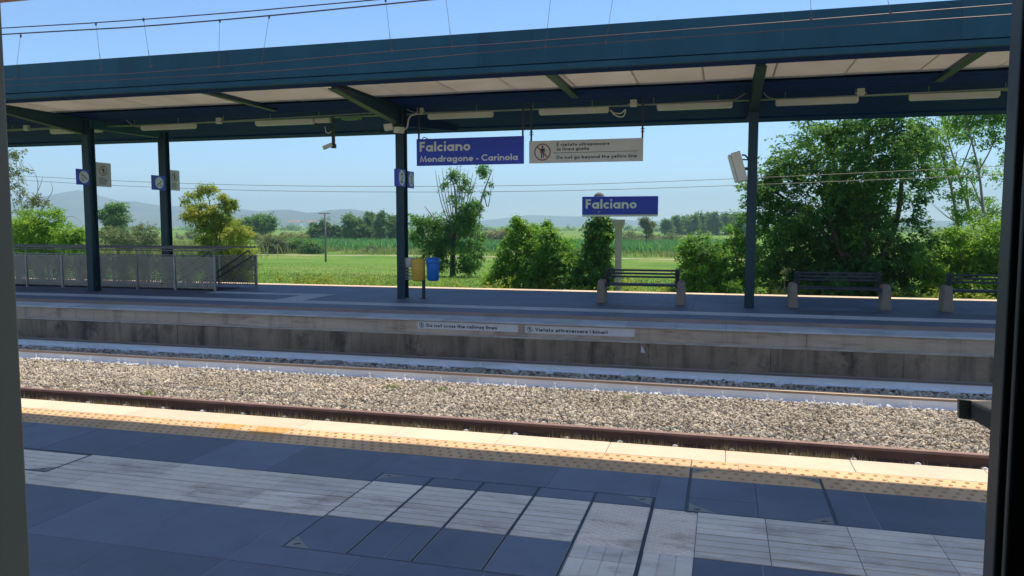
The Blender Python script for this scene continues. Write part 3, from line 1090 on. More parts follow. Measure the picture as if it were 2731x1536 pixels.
# stair well walls and steps
mb = MB()
mb.box(HOLE[0] - 0.15, HOLE[1], HOLE[2] - 0.15, HOLE[2] - 0.002, -4.2, -0.05).box(HOLE[0] - 0.15, HOLE[1], HOLE[3] + 0.002, HOLE[3] + 0.15, -4.2, -0.05).box(HOLE[0] - 0.15, HOLE[0] - 0.002, HOLE[2], HOLE[3], -4.2, -0.05)
for i in range(24):
    mb.box(HOLE[1] - 0.31 * (i + 1), HOLE[1] - 0.31 * i - 0.002, HOLE[2], HOLE[3], -4.3, -0.165 * (i + 1))
struct(mb.build("underpass_stairs", M['concrete']), "concrete stairs going down to the underpass")

# ================================================================== FAR CANOPY
CX0, CX1 = -47.0, 19.0
P2X, P3X = at(1014, 748, 20.15).x, at(1884, 773, 20.15).x
P1X = at(238, 733, 19.75).x
P1BX = at(424, 716, 22.75).x
can = empty("platform_canopy", (-10, 20.2, 0), "long dark green steel canopy with cream soffit over the far platform", "canopy")
mb = MB()
mb2 = MB()
x = CX0
while x < CX1:
    mb.box(x + 0.002, x + 2.998, 15.60, 15.66, 5.345, 6.03, float(rng.uniform(0, 1)))
    mb2.box(x + 0.002, x + 2.998, 25.74, 25.80, 5.385, 6.03, float(rng.uniform(0, 1)))
    x += 3.0
mb.build("fascia", M['green'], can)
mb2.build("fascia", M['green'], can)
mb = MB()
mb.box(CX0, CX1, 15.615, 15.70, 5.20, 5.333)
mb.build("fascia_lip", M['green'], can, bevel=0.02)
MB().box(CX0, CX1, 15.702, 16.22, 5.215, 5.333).build("gutter", M['greensheet'], can)
MB().box(CX0, CX1, 24.84, 25.785, 5.28, 5.375).build("gutter", M['greensheet'], can, bevel=0.02)
mb = MB()
mb.box(CX0, CX1, 18.805, 25.735, 5.92, 5.99)
mb.box(CX0, CX1, 18.805, 18.845, 5.40, 5.919)
mb.build("roof", M['greensheet'], can)
MB().box(CX0, CX1, 15.664, 15.70, 5.3335, 5.50).build("fascia_light_stop", M['greensheet'], can)  # added strip that stops light leaking through the fascia gap
mb = MB()
x = CX0
while x < CX1:
    kk_ = 0.006 * (int(round((x - CX0) / 1.5)) % 2)
    mb.box(x - 0.02, x + 1.52, 16.23, 18.80, 5.375 + kk_, 5.379 + kk_, float(rng.uniform(0, 1)))
    x += 1.5
mb.build("soffit_panels", M['skylight'], can)
# corrugated underside
y = 18.81
pr = []
while y < 24.8:
    pr += [(y, 5.33), (y + 0.20, 5.33), (y + 0.22, 5.355), (y + 0.26, 5.355)]
    y += 0.28
V, Fc = [], []
for (yy, z) in pr:
    V += [(CX0, yy, z), (CX1, yy, z)]
for i in range(len(pr) - 1):
    Fc.append((2 * i, 2 * i + 2, 2 * i + 3, 2 * i + 1))
MB().add(V, Fc).build("corrugated_underside", M['greensheet'], can)


def pillar(x, y, ztop, w=0.225, d=0.30):
    m = MB()
    m.box(x - w / 2, x + w / 2, y - d / 2, y - d / 2 + 0.022, 0.0, ztop)
    m.box(x - w / 2, x + w / 2, y + d / 2 - 0.022, y + d / 2, 0.0, ztop)
    m.box(x - 0.03, x + 0.03, y - d / 2 + 0.023, y + d / 2 - 0.023, 0.0, ztop)
    m.box(x - w / 2 - 0.02, x + w / 2 + 0.02, y - d / 2 - 0.03, y + d / 2 + 0.03, 0.0005, 0.012)
    return m


def arm(x, y0, z0b, z0t, y1, z1b, z1t, w=0.20):
    "tapered I-beam from (y0) at the column to (y1)"
    m = MB()

    def wedge(xa, xb_, a0, b0, a1, b1):
        V = [(xa, y0, a0), (xb_, y0, a0), (xb_, y0, b0), (xa, y0, b0), (xa, y1, a1), (xb_, y1, a1), (xb_, y1, b1), (xa, y1, b1)]
        f = [(0, 1, 2, 3), (7, 6, 5, 4), (0, 4, 5, 1), (1, 5, 6, 2), (2, 6, 7, 3), (3, 7, 4, 0)]
        m.add(V, f)
    wedge(x - w / 2, x + w / 2, z0b, z0b + 0.022, z1b, z1b + 0.022)
    wedge(x - 0.012, x + 0.012, z0b + 0.023, z0t - 0.001, z1b + 0.023, z1t - 0.001)
    wedge(x - w / 2, x + w / 2, z0t, z0t + 0.02, z1t, z1t + 0.02)
    return m


for x, y, fr, bk in ((P2X, 20.15, 1, 1), (P3X, 20.15, 1, 1), (P1X, 19.75, 1, 0), (P1BX, 22.75, 0, 0), (P2X - 27.5, 20.15, 1, 1), (P3X + 9.6, 20.15, 1, 1)):
    pillar(x, y, 5.28).build("pillar", M['greenpost'], can)
    if fr:
        arm(x, y, 4.80, 5.29, 16.22, 5.16, 5.30).build("arm", M['greenpost'], can)
    if bk:
        arm(x, y, 4.80, 5.29, 24.84, 5.20, 5.30).build("arm", M['greensheet'], can)
MB().bar((P1X, 19.75, 5.15), (P1BX, 22.75, 5.15), 0.16, 0.24).build("cross_beam", M['green'], can)
for i, px in enumerate((500, 1376, 2480)):
    xr = at(px, (225, 182, 128)[i], 16.3).x
    MB().box(xr - 0.09, xr + 0.09, 16.23, 19.6, 5.27, 5.372).build("rafter", M['greenpost'], can)
for xr in (at(500, 225, 16.3).x - 9.6, at(2480, 128, 16.3).x + 9.6):
    MB().box(xr - 0.09, xr + 0.09, 16.23, 19.6, 5.27, 5.372).build("rafter", M['greenpost'], can)

# lighting channel, conduit, lamps
LY = 20.42
ch = MB()
segs = []
zc = at(1500, 272, LY).z + 0.02
ch.box(CX0 + 1, CX1 - 1, LY - 0.03, LY + 0.03, zc, zc + 0.035)
x = CX0 + 2
while x < CX1 - 1:
    ch.box(x - 0.006, x + 0.006, LY - 0.006, LY + 0.006, zc + 0.036, 5.33)
    x += 1.6
tag(ch.build("lighting_channel", M['railgreen'], org=(-10, LY, zc)), "light green mounting channel under the canopy carrying the lamps", "channel")

lamps = [(130, 256, 329, 333, "beige tube lamp under the canopy behind the leftmost pillar"),
         (358, 492, 319, 326, "beige tube lamp above the pillar with the white notice farther back"),
         (645, 790, 307, 314, "beige tube lamp left of the hanging security camera"),
         (1078, 1240, 290, 298, "beige tube lamp right above the blue hanging station sign"),
         (1357, 1531, 280, 289, "beige tube lamp right above the white yellow line sign, cable loop on its right"),
         (1653, 1843, 264, 276, "beige tube lamp just left of the pillar carrying the floodlight"),
         (1951, 2159, 249, 264, "beige tube lamp just right of the pillar carrying the floodlight"),
         (2287, 2514, 233, 250, "beige tube lamp next to the right door frame")]
zl = zc - 0.002
for i, (x0, x1, ya, yb, lb) in enumerate(lamps):
    a = at(x0, (ya + yb) / 2, LY).x
    b = at(x1, (ya + yb) / 2, LY).x
    o = empty("tube_lamp", ((a + b) / 2, LY, zl - 0.12), lb, "lamp", "tube lamps under the far canopy")
    MB().box(a, b, LY - 0.075, LY + 0.07, zl - 0.118, zl).build("housing", M['fixture'], o, bevel=0.008)
    MB().box(a + 0.02, b - 0.02, LY - 0.07, LY + 0.06, zl - 0.145, zl - 0.119).build("cover", M['lampglass'], o, bevel=0.02)
    if i == 7:
        for (dx, cl) in ((3.2, "beige tube lamp beyond the right edge of the doorway"),):
            pass
a = at(795, 312, LY).x
b = at(832, 310, LY).x
o = tag(MB().box(a, b, LY - 0.07, LY + 0.07, zl - 0.12, zl).build("power_box", M['fixture'], bevel=0.012), "small beige box under the canopy above the hanging security camera", "power box")
a = at(860, 303, LY).x
o = tag(MB().box(a, a + 0.62, LY - 0.05, LY + 0.05, zl - 0.06, zl - 0.01).box(a + 0.1, a + 0.5, LY - 0.03, LY + 0.03, zl - 0.085, zl - 0.061).build("battery_pack", M['railgreen'], bevel=0.008), "light green device on the channel left of the middle pillar", "device")

jz = []
jb = [(68, 322, "small grey junction box behind the left door frame"), (552, 304, "small grey junction box between the two left lamps and the camera"), (1058, 280, "square beige junction box right of the middle pillar with two bent cables"),
      (1594, 260, "small beige junction box above the right end of the yellow line sign"), (2165, 232, "small beige junction box between the two rightmost lamps")]
JP = []
for (x, y, lb) in jb:
    p = at(x, y, LY)
    JP.append(p)
    m = MB().box(p.x - 0.085, p.x + 0.085, LY - 0.07, LY + 0.03, p.z - 0.09, p.z + 0.09)
    m.tube([(p.x - 0.13, LY - 0.02, p.z - 0.02), (p.x + 0.13, LY - 0.02, p.z - 0.02)], 0.018, 6)
    tag(m.build("junction_box", M['fixture'], bevel=0.01), lb, "junction box", "junction boxes under the far canopy")


def smooth_pts(pts, n=8):
    pts = [Vector(p) for p in pts]
    out = []
    m = len(pts)
    for i in range(m - 1):
        p0, p1, p2, p3 = pts[max(i - 1, 0)], pts[i], pts[i + 1], pts[min(i + 2, m - 1)]
        for k in range(n):
            t = k / n
            out.append(0.5 * ((2 * p1) + (p2 - p0) * t + (2 * p0 - 5 * p1 + 4 * p2 - p3) * t * t + (3 * p1 - p0 - 3 * p2 + p3) * t ** 3))
    out.append(pts[-1])
    return out


def cable(pts, r, label, name="cable", mat='cable', Y=LY - 0.05):
    P = [at(x, y, Y) if not isinstance(x, Vector) else x for (x, y) in pts]
    return tag(MB().tube(smooth_pts(P), r, 6).build(name, M[mat], smooth=True), label, "cable", "cables under the far canopy")


cable([(18, 326), (120, 322), (218, 318)], 0.017, "grey cable running from left door frame to leftmost pillar")
cable([(312, 297), (345, 318), (420, 313), (600, 303), (800, 292), (985, 281)], 0.017, "long grey cable from leftmost pillar to the middle pillar")
cable([(1010, 264), (1030, 278), (1052, 284), (1100, 283), (1300, 276), (1590, 265), (1820, 252), (1850, 250), (1884, 228)], 0.018, "long grey cable from the middle pillar to the floodlight pillar")
cable([(1918, 226), (1936, 246), (1990, 248), (2165, 240), (2400, 229), (2560, 221)], 0.018, "grey cable from the floodlight pillar past the right door frame")
cable([(1012, 330), (1024, 320), (1028, 300), (1036, 290), (1054, 286)], 0.020, "thick beige cable bent from the junction box to a floodlight", mat='fixture', Y=20.0)
cable([(890, 303), (905, 323), (935, 332), (968, 324)], 0.012, "thin dark cable sagging left of the middle pillar", mat='blacksteel', Y=20.2)
cable([(1535, 277), (1545, 284), (1562, 285), (1573, 276), (1570, 290), (1560, 294), (1545, 288), (1538, 278)], 0.016, "white cable loop beside the lamp above the yellow line sign", mat='fixture')
cable([(818, 318), (820, 332), (828, 334), (834, 330)], 0.015, "short white cable hooked to the camera pole", mat='fixture')

# small floodlights on the middle pillar
for (x, y, rz, tz, lb) in ((978, 320, 0.25, 0.15, "small beige floodlight facing left on the middle pillar"), (1004, 327, -0.5, -0.1, "small beige floodlight facing right on the middle pillar")):
    p = at(x, y, 19.85)
    ax = Vector((math.cos(rz), math.sin(rz), tz))
    az = Vector((0, 0, 1)) - ax * ax.z / ax.length_squared
    ay = az.cross(ax)
    o = empty("floodlight", p, lb, "floodlight", "floodlights on the middle pillar")
    MB().obox(p, ax, ay, az, 0.12, 0.10, 0.085).build("housing", M['fixture'], o, bevel=0.012)
    MB().bar(p + Vector((0.0, 0.08, 0.05)), (P2X, 20.02, p.z + 0.10), 0.03, 0.03).build("bracket", M['blacksteel'], o)

# hanging security camera
p = at(840, 345, LY)
o = empty("security_camera", at(838, 372, LY), "white security camera on a dark pole hanging from the canopy", "camera")
pt = at(838, 300, LY)
pb = at(839, 362, LY)
MB().box(pb.x - 0.035, pb.x + 0.035, LY - 0.04, LY + 0.04, pb.z, pt.z + 0.2).box(pb.x - 0.05, pb.x + 0.06, LY - 0.06, LY + 0.06, pb.z - 0.12, pb.z).build("pole", M['blacksteel'], o)
c0 = at(824, 368, LY - 0.25)
d = (at(812, 373, LY - 0.32) - at(834, 364, LY - 0.2)).normalized()
u = Vector((0, 0, 1)) - d * d.z
MB().obox(c0, d, u.cross(d), u, 0.14, 0.06, 0.055).build("camera_body", M['white'], o, bevel=0.012)
MB().bar(c0 + Vector((0.08, 0.05, 0)), (pb.x, LY, pb.z - 0.06), 0.03, 0.03).build("bracket", M['blacksteel'], o)

# floodlight panel on the pillar p3
o = empty("panel_light", at(1862, 420, 20.0), "tilted white panel light with clear cover on the right pillar", "lamp")
ctop, cbot = at(1849, 384, 19.95), at(1869, 456, 19.95)
axz = (ctop - cbot).normalized()
axx = Vector((1, 0, 0)) - axz * axz.x
axx.normalize()
axy = axz.cross(axx)
h = (ctop - cbot).length / 2
cen = (ctop + cbot) / 2
MB().obox(cen, axx, axy, axz, 0.115, 0.20, h).build("housing", M['fixture'], o, bevel=0.02)
MB().obox(cen - axx * 0.155, axx, axy, axz, 0.038, 0.18, h * 0.96).build("cover", M['lampglass'], o, bevel=0.03)
m = MB()
zz = at(1878, 424, 20.0).z
m.bar((cen.x + 0.08, 20.0, zz), (P3X - 0.1, 20.05, zz), 0.05, 0.07)
zz = at(1878, 400, 20.0).z
m.tube(smooth_pts([(cen.x + 0.06, 20.0, zz + 0.10), (cen.x + 0.14, 20.0, zz + 0.09), (P3X - 0.1, 20.05, zz)]), 0.02, 6)
m.tube([(cen.x + 0.08, 20.0, zz - 0.01), (P3X - 0.1, 20.05, zz - 0.015)], 0.018, 6)
m.build("bracket", M['blacksteel'], o)

# ================================================================== LETTERING
W = 0.165
XH, CAP = 0.66, 1.0


def arc(cx, cy, r, a0, a1, n=18, ry=None):
    ry = r if ry is None else ry
    return [(cx + r * math.cos(math.radians(a0 + (a1 - a0) * i / n)), cy + ry * math.sin(math.radians(a0 + (a1 - a0) * i / n))) for i in range(n + 1)]


def glyphs(w):
    h = w / 2
    r = XH / 2 - h
    o = arc(XH / 2, XH / 2, r, 0, 360, 28)
    G = {}
    xr = XH - h
    G['o'] = (XH, [o])
    G['a'] = (XH + h * 0.6, [o, [(xr + h * .4, 0), (xr + h * .4, XH)]])
    G['d'] = (XH + h * 0.6, [o, [(xr + h * .4, 0), (xr + h * .4, CAP)]])
    G['b'] = (XH + h * 0.6, [[(x + h * .6, y) for x, y in o], [(h, 0), (h, CAP)]])
    G['p'] = (XH + h * 0.6, [[(x + h * .6, y) for x, y in o], [(h, -0.30), (h, XH)]])
    G['g'] = (XH + h * 0.6, [o, [(xr + h * .4, XH), (xr + h * .4, 0.02)] + arc(XH / 2, -0.02, r + h * .4, 0, -150, 14, r * .62)])
    G['c'] = (XH * .86, [arc(XH / 2, XH / 2, r, 42, 318, 24)])
    G['e'] = (XH, [arc(XH / 2, XH / 2, r, 0, 322, 24), [(h, XH / 2 - h * .1), (XH - h * .6, XH / 2 - h * .1)]])
    G['i'] = (w, [[(h, 0), (h, XH)], [(h, XH + .13), (h, XH + .13 + w)]])
    G['l'] = (w, [[(h, 0), (h, CAP)]])
    nr = 0.235
    nn = [(h, XH * .45)] + arc(h + nr, XH - h - nr, nr, 180, 0, 14) + [(h + 2 * nr, 0)]
    G['n'] = (w + 2 * nr, [[(h, 0), (h, XH)], nn])
    G['h'] = (w + 2 * nr, [[(h, 0), (h, CAP)], nn])
    G['r'] = (0.40, [[(h, 0), (h, XH)], arc(h + .24, XH - h - .22, .22, 175, 75, 8)])
    G['s'] = (0.46, [arc(.23, XH - h - .135, .14, 30, 270, 12, .135)[:-1] + arc(.23, h + .14, .15, 90, -150, 12, .14)])
    G['t'] = (0.40, [[(.2, 0), (.2, CAP * .95)], [(0, XH - h), (.4, XH - h)]])
    G['v'] = (0.58, [[(h * .8, XH), (.29, h * .5), (.58 - h * .8, XH)]])
    G['y'] = (0.58, [[(h * .8, XH), (.31, 0.05)], [(.58 - h * .8, XH), (.17, -.30)]])
    G['w'] = (0.86, [[(h * .8, XH), (.235, h * .5), (.43, XH * .93), (.625, h * .5), (.86 - h * .8, XH)]])
    G['F'] = (0.52, [[(h, 0), (h, CAP)], [(h, CAP - h), (.52, CAP - h)], [(h, .52), (.48, .52)]])
    G['E'] = (0.52, [[(h, 0), (h, CAP)], [(h, CAP - h), (.52, CAP - h)], [(h, .5), (.49, .5)], [(h, h), (.52, h)]])
    G['C'] = (0.86, [arc(.5, .5, .5 - h, 42, 318, 26)])
    G['D'] = (0.80, [[(h, h), (h, CAP - h), (.30, CAP - h)] + arc(.30, .5, .5 - h, 90, -90, 18) + [(h, h)]])
    G['M'] = (1.0, [[(h, 0), (.21, CAP - h * .6), (.5, h), (.79, CAP - h * .6), (1 - h, 0)]])
    G['V'] = (0.80, [[(h, CAP), (.40, h * .6), (.80 - h, CAP)]])
    G['-'] = (0.30, [[(0, .33), (.30, .33)]])
    G['2'] = (0.62, [arc(.31, .68, .31 - h, 170, -35, 16) + [(.10, h), (.62, h)]])
    G['3'] = (0.60, [arc(.29, .73, .27 - h, 160, -80, 14) + arc(.29, .29, .29 - h, 80, -160, 14)])
    return G


def stroke(mb, pts, w, tf, lift):
    "flat ribbon along pts with mitred joints"
    P = [Vector((p[0], p[1])) for p in pts]
    closed = (P[0] - P[-1]).length < 1e-6
    if closed:
        P = P[:-1]
    m = len(P)
    V = []
    for i in range(m):
        a = P[(i - 1) % m] if (closed or i > 0) else None
        b = P[(i + 1) % m] if (closed or i < m - 1) else None
        d1 = (P[i] - a).normalized() if a is not None else None
        d2 = (b - P[i]).normalized() if b is not None else None
        if d1 is None:
            d1 = d2
        if d2 is None:
            d2 = d1
        n1, n2 = Vector((-d1.y, d1.x)), Vector((-d2.y, d2.x))
        n = (n1 + n2)
        n = n.normalized() if n.length > 1e-6 else n1
        k = min(1.8, 1 / max(0.3, n.dot(n1)))
        V += [tf(P[i] + n * (w / 2 * k), lift), tf(P[i] - n * (w / 2 * k), lift)]
    Fc = []
    for i in range(m if closed else m - 1):
        j = (i + 1) % m
        Fc.append((2 * i, 2 * i + 1, 2 * j + 1, 2 * j))
    mb.add(V, Fc)


def write(mb, text, org, xa, ya, size, w=W, track=0.10, width=None):
    "raised letters: org = left end of the base line, xa / ya unit vectors, size = capital height"
    G = glyphs(w)
    org, xa, ya = Vector(org), Vector(xa), Vector(ya)
    nrm = xa.cross(ya)
    total = sum((0.34 if c == ' ' else G[c][0] + track) for c in text) - track
    sx = (width / (total * size)) if width else 1.0
    pen = 0
    for c in text:
        if c == ' ':
            pen += 0.34
            continue
        adv, st = G[c]
        for k, s in enumerate(st):
            mb_tf = lambda p, l, pen=pen: tuple(org + xa * ((p[0] + pen) * size * sx) + ya * (p[1] * size) + nrm * l)
            stroke(mb, s, w, mb_tf, 0.002 + 0.0006 * k)
        pen += adv + track
    return mb


def disc(mb, c, xa, ya, r, lift=0.002, n=28, r_in=None):
    c, xa, ya = Vector(c), Vector(xa), Vector(ya)
    nr = xa.cross(ya)
    V = []
    if r_in is None:
        V = [tuple(c + (xa * math.cos(2 * math.pi * k / n) + ya * math.sin(2 * math.pi * k / n)) * r + nr * lift) for k in range(n)]
        mb.add(V, [tuple(range(n))])
    else:
        for rr_ in (r, r_in):
            V += [tuple(c + (xa * math.cos(2 * math.pi * k / n) + ya * math.sin(2 * math.pi * k / n)) * rr_ + nr * lift) for k in range(n)]
        mb.add(V, [(k, (k + 1) % n, n + (k + 1) % n, n + k) for k in range(n)])
    return mb


def poly2d(mb, pts, c, xa, ya, s, lift):
    c, xa, ya = Vector(c), Vector(xa), Vector(ya)
    nr = xa.cross(ya)
    mb.add([tuple(c + xa * (x * s) + ya * (y * s) + nr * lift) for x, y in pts], [tuple(range(len(pts)))])
    return mb


def pedestrian(mb, c, xa, ya, r, lift):
    "standing figure pictogram inside a circle of radius r"
    head = [(0.13 * math.cos(t * math.pi / 8), 0.62 + 0.13 * math.sin(t * math.pi / 8)) for t in range(16)]
    poly2d(mb, head, c, xa, ya, r, lift)
    poly2d(mb, [(-.20, .44), (-.28, .36), (-.28, -.10), (-.20, -.10), (-.19, .26), (-.16, .26), (-.16, -.72), (-.03, -.72), (-.02, -.10), (.05, -.10), (.07, -.62), (.18, -.62), (.17, .26), (.21, .26), (.26, -.08), (.34, -.06), (.30, .36), (.22, .44)][::-1], c, xa, ya, r, lift)
    return mb


def prohibition(parent, c, xa, ya, r, dark=False):
    m = MB()
    pedestrian(m, c, xa, ya, r, 0.002)
    m.build("pictogram", M['letterdark'], parent)
    m = MB()
    disc(m, c, xa, ya, r, 0.0032, 36, r * 0.86)
    c_, x_, y_ = Vector(c), Vector(xa), Vector(ya)
    nr = x_.cross(y_)
    d = (x_ - y_).normalized()
    e = (x_ + y_).normalized()
    q = [c_ - d * r * .88 - e * r * .07, c_ + d * r * .88 - e * r * .07, c_ + d * r * .88 + e * r * .07, c_ - d * r * .88 + e * r * .07]
    m.add([tuple(p + nr * 0.0026) for p in q], [(0, 1, 2, 3)])
    m.build("red_circle", M['letterdark' if dark else 'red'], parent)


XA, ZA = Vector((1, 0, 0)), Vector((0, 0, 1))
SY = 20.25


def hang_sign(name, tl, br, mat, label, th=0.07):
    a, b = at(*tl, SY), at(*br, SY)
    o = empty(name, ((a.x + b.x) / 2, SY, b.z), label, "sign", "signs hanging from the canopy")
    MB().box(a.x, b.x, SY, SY + th, b.z, a.z).build("panel", mat, o, bevel=0.006)
    return o, a, b


def hanger(o, x, z0):
    z1 = 5.32
    m = MB()
    m.box(x - 0.022, x + 0.022, SY + 0.02, SY + 0.055, z0, z1)
    for k in range(3):
        m.box(x - 0.045, x + 0.055, SY + 0.016, SY + 0.06, z0 + 0.16 + k * 0.07, z0 + 0.18 + k * 0.07)
    m.build("hanger", M['blacksteel'], o)


# blue hanging station sign
o, a, b = hang_sign("hanging_sign", (1047.5, 350), (1317, 411.5), M['signblue'], "blue hanging station sign with two lines of pale lettering")
hanger(o, a.x + 0.06, a.z)
hanger(o, b.x - 0.03, a.z)
Hs = a.z - b.z
write(MB(), "Falciano", (a.x + 0.095, SY - 0.001, b.z + Hs * 0.525), XA, ZA, Hs * 0.365, 0.20, 0.09, (b.x - a.x) * 0.482).build("lettering", M['lettergrey'], o)
write(MB(), "Mondragone - Carinola", (a.x + 0.10, SY - 0.001, b.z + Hs * 0.135), XA, ZA, Hs * 0.235, 0.19, 0.09, (b.x - a.x) * 0.916).build("lettering", M['lettergrey'], o)
m = MB().tube(smooth_pts([(a.x + 0.16, SY + 0.03, a.z), (a.x + 0.22, SY + 0.02, a.z + 0.05), (a.x + 0.33, SY + 0.03, a.z)]), 0.012, 6).build("cable_loop", M['blacksteel'], o)

# white yellow-line sign
o, a, b = hang_sign("hanging_sign", (1331, 355), (1617, 404.5), M['signgrey'], "off white hanging sign about the yellow line with prohibition symbol")
hanger(o, a.x + 0.05, a.z)
hanger(o, b.x - 0.02, a.z)
Hs, Ws = a.z - b.z, b.x - a.x
prohibition(o, (a.x + Ws * 0.122, SY - 0.001, b.z + Hs * 0.49), XA, ZA, Hs * 0.385)
ls = Hs * 0.142
m = MB()
write(m, "E vietato oltrepassare", (a.x + Ws * 0.25, SY - 0.001, b.z + Hs * 0.735), XA, ZA, ls, 0.20, 0.13, Ws * 0.465)
# grave accent over the E
poly2d(m, [(0.0, 0.0), (0.022, 0.0), (0.006, 0.03), (-0.02, 0.03)], (a.x + Ws * 0.25 + 0.035, SY - 0.001, b.z + Hs * 0.735 + ls * 1.12), XA, ZA, 1.0, 0.003)
m.build("lettering", M['letterdark'], o)
m = MB()
write(m, "la linea gialla", (a.x + Ws * 0.25, SY - 0.001, b.z + Hs * 0.54), XA, ZA, ls, 0.20, 0.13, Ws * 0.287)
m.build("lettering", M['letterdark'], o)
m = MB()
write(m, "Do not go beyond the yellow line", (a.x + Ws * 0.25, SY - 0.001, b.z + Hs * 0.165), XA, ZA, ls, 0.205, 0.12, Ws * 0.70)
m.build("lettering", M['letterdark'], o)
MB().box(a.x + Ws * 0.22, a.x + Ws * 0.95, SY - 0.004, SY - 0.0005, b.z + Hs * 0.43, b.z + Hs * 0.43 + 0.012).build("divider_line", M['letterdark'], o)

# plates on the platform wall
WY = 15.76
for (tl, tr, bl_, lb, txt, wd) in (((1050, 807), (1304, 817), 825.5, "long white plate in english on the far platform wall", "Do not cross the railway lines", 0.70),
                                   ((1321, 818), (1597, 827.5), 837.5, "long white plate in italian on the far platform wall", "Vietato attraversare i binari", 0.665)):
    a, b = at(*tl, WY), at(*tr, WY)
    zb = at(tl[0], bl_, WY).z
    zt = (a.z + b.z) / 2
    zb += zt - a.z
    o = empty("warning_plate", ((a.x + b.x) / 2, WY, zb), lb, "sign", "plates on the platform wall")
    MB().box(a.x, b.x, WY - 0.012, WY - 0.001, zb, zt).build("panel", M['signgrey'], o, bevel=0.002)
    Hs, Ws = zt - zb, b.x - a.x
    prohibition(o, (a.x + Ws * 0.045, WY - 0.013, zb + Hs * 0.5), XA, ZA, Hs * 0.36, True)
    write(MB(), txt, (a.x + Ws * 0.095, WY - 0.013, zb + Hs * 0.26), XA, ZA, Hs * 0.46, 0.205, 0.12, Ws * wd).build("lettering", M['letterdark'], o)
p, q = at(1614, 868, 15.585), at(1624, 889, 15.585)
tag(MB().add([(p.x, 15.585, p.z), (q.x, 15.585, q.z + 0.01), (p.x - 0.02, 15.585, q.z), (p.x, 15.577, p.z - 0.02), (q.x - 0.03, 15.575, q.z + 0.03), (p.x - 0.01, 15.575, q.z + 0.02)], [(0, 2, 1), (3, 4, 5), (0, 1, 4, 3), (1, 2, 5, 4), (2, 0, 3, 5)]).build("torn_paper", M['signgrey']), "torn scrap of white paper on the dark wall right below the italian plate", "paper scrap")

# station sign on its own concrete post
PY = 29.2
o = empty("station_sign", at(1557, 733, PY), "blue station sign on a pale concrete post behind the first bench", "sign")
o.location.z = gz(PY)
ORIG[o.name] = o.location.copy()
a, b = at(1466, 495, PY), at(1655.5, 541.5, PY)
MB().box(a.x, b.x, PY - 0.14, PY + 0.02, b.z + 0.03, a.z).build("panel", M['signblue'], o, bevel=0.015)
MB().box(a.x + 0.01, b.x - 0.01, PY - 0.13, PY + 0.01, b.z - 0.045, b.z + 0.028).build("base_trim", M['white'], o)
Hs, Ws = a.z - b.z, b.x - a.x
write(MB(), "Falciano", (a.x + Ws * 0.05, PY - 0.142, b.z + Hs * 0.36), XA, ZA, Hs * 0.50, 0.20, 0.09, Ws * 0.675).build("lettering", M['lettergrey'], o)
pp = at(1559, 545, PY)
xpost = at(1556, 640, PY).x
m = MB()
h = pp.z - gz(PY) - 0.06
m.lathe((xpost, PY - 0.06, gz(PY) - 0.3), [(0.145, 0), (0.145, 0.5), (0.118, 0.51), (0.122, h * 0.55), (0.13, h - 0.30), (0.135, h - 0.10), (0.21, h + 0.02), (0.23, h + 0.08), (0.24, h + 0.25)], 8)
m.build("post", M['postconc'], o)
mm = MB()
for (fx, fy, s) in ((0.222, 0.05, 0.035), (0.240, 0.09, 0.020)):
    poly2d(mm, [(-.3, 0), (.3, .2), (.1, -.8)], (a.x + Ws * fx, PY - 0.142, b.z + Hs * fy + 0.1), XA, ZA, s * 2, 0.003)
mm.build("peeling_patch", M['signgrey'], o)

# flag signs on the pillars, standing square to the tracks
NX = Vector((0, 1, 0))


def flag(name, pillar_x, corners, Xp, label, kind):
    """corners: survey coordinates of top-left and bottom-right of a plate lying in the plane X = Xp"""
    tl, br = corners
    a, b = atx(*tl, Xp), atx(*br, Xp)
    y0, y1 = a.y, b.y
    z1 = a.z
    z0 = b.z
    return y0, y1, z0, z1


def stair_icon(mb, c, xa, ya, r, down):
    n = 4
    pts = []
    s = -1 if down else 1
    x, y = -.62, .42 if down else -.42
    pts.append((x, y))
    for k in range(n):
        x += .31
        pts.append((x, y))
        y += s * .21
        pts.append((x, y))
    m0 = [Vector((p[0] * r, p[1] * r)) for p in pts]
    c, xa, ya = Vector(c), Vector(xa), Vector(ya)
    nr = xa.cross(ya)
    stroke(mb, [(p.x, p.y) for p in m0], r * 0.10, lambda p, l: tuple(c + xa * p.x + ya * p.y + nr * l), 0.004)
    ar = [(-.42, -.1), (-.25, -.55), (-.05, -.35)] if down else [(.52, -.25), (.22, -.5), (.5, -.6)]
    stroke(mb, [(p[0] * r, p[1] * r) for p in ar], r * 0.10, lambda p, l: tuple(c + xa * p.x + ya * p.y + nr * l), 0.0046)


def plate(name, X, y0, y1, z0, z1, mat, label, group, th=0.03):
    o = empty(name, (X, (y0 + y1) / 2, z0), label, "sign", group)
    MB().box(X - th, X, y0, y1, z0, z1).build("panel", mat, o, bevel=0.004)
    return o


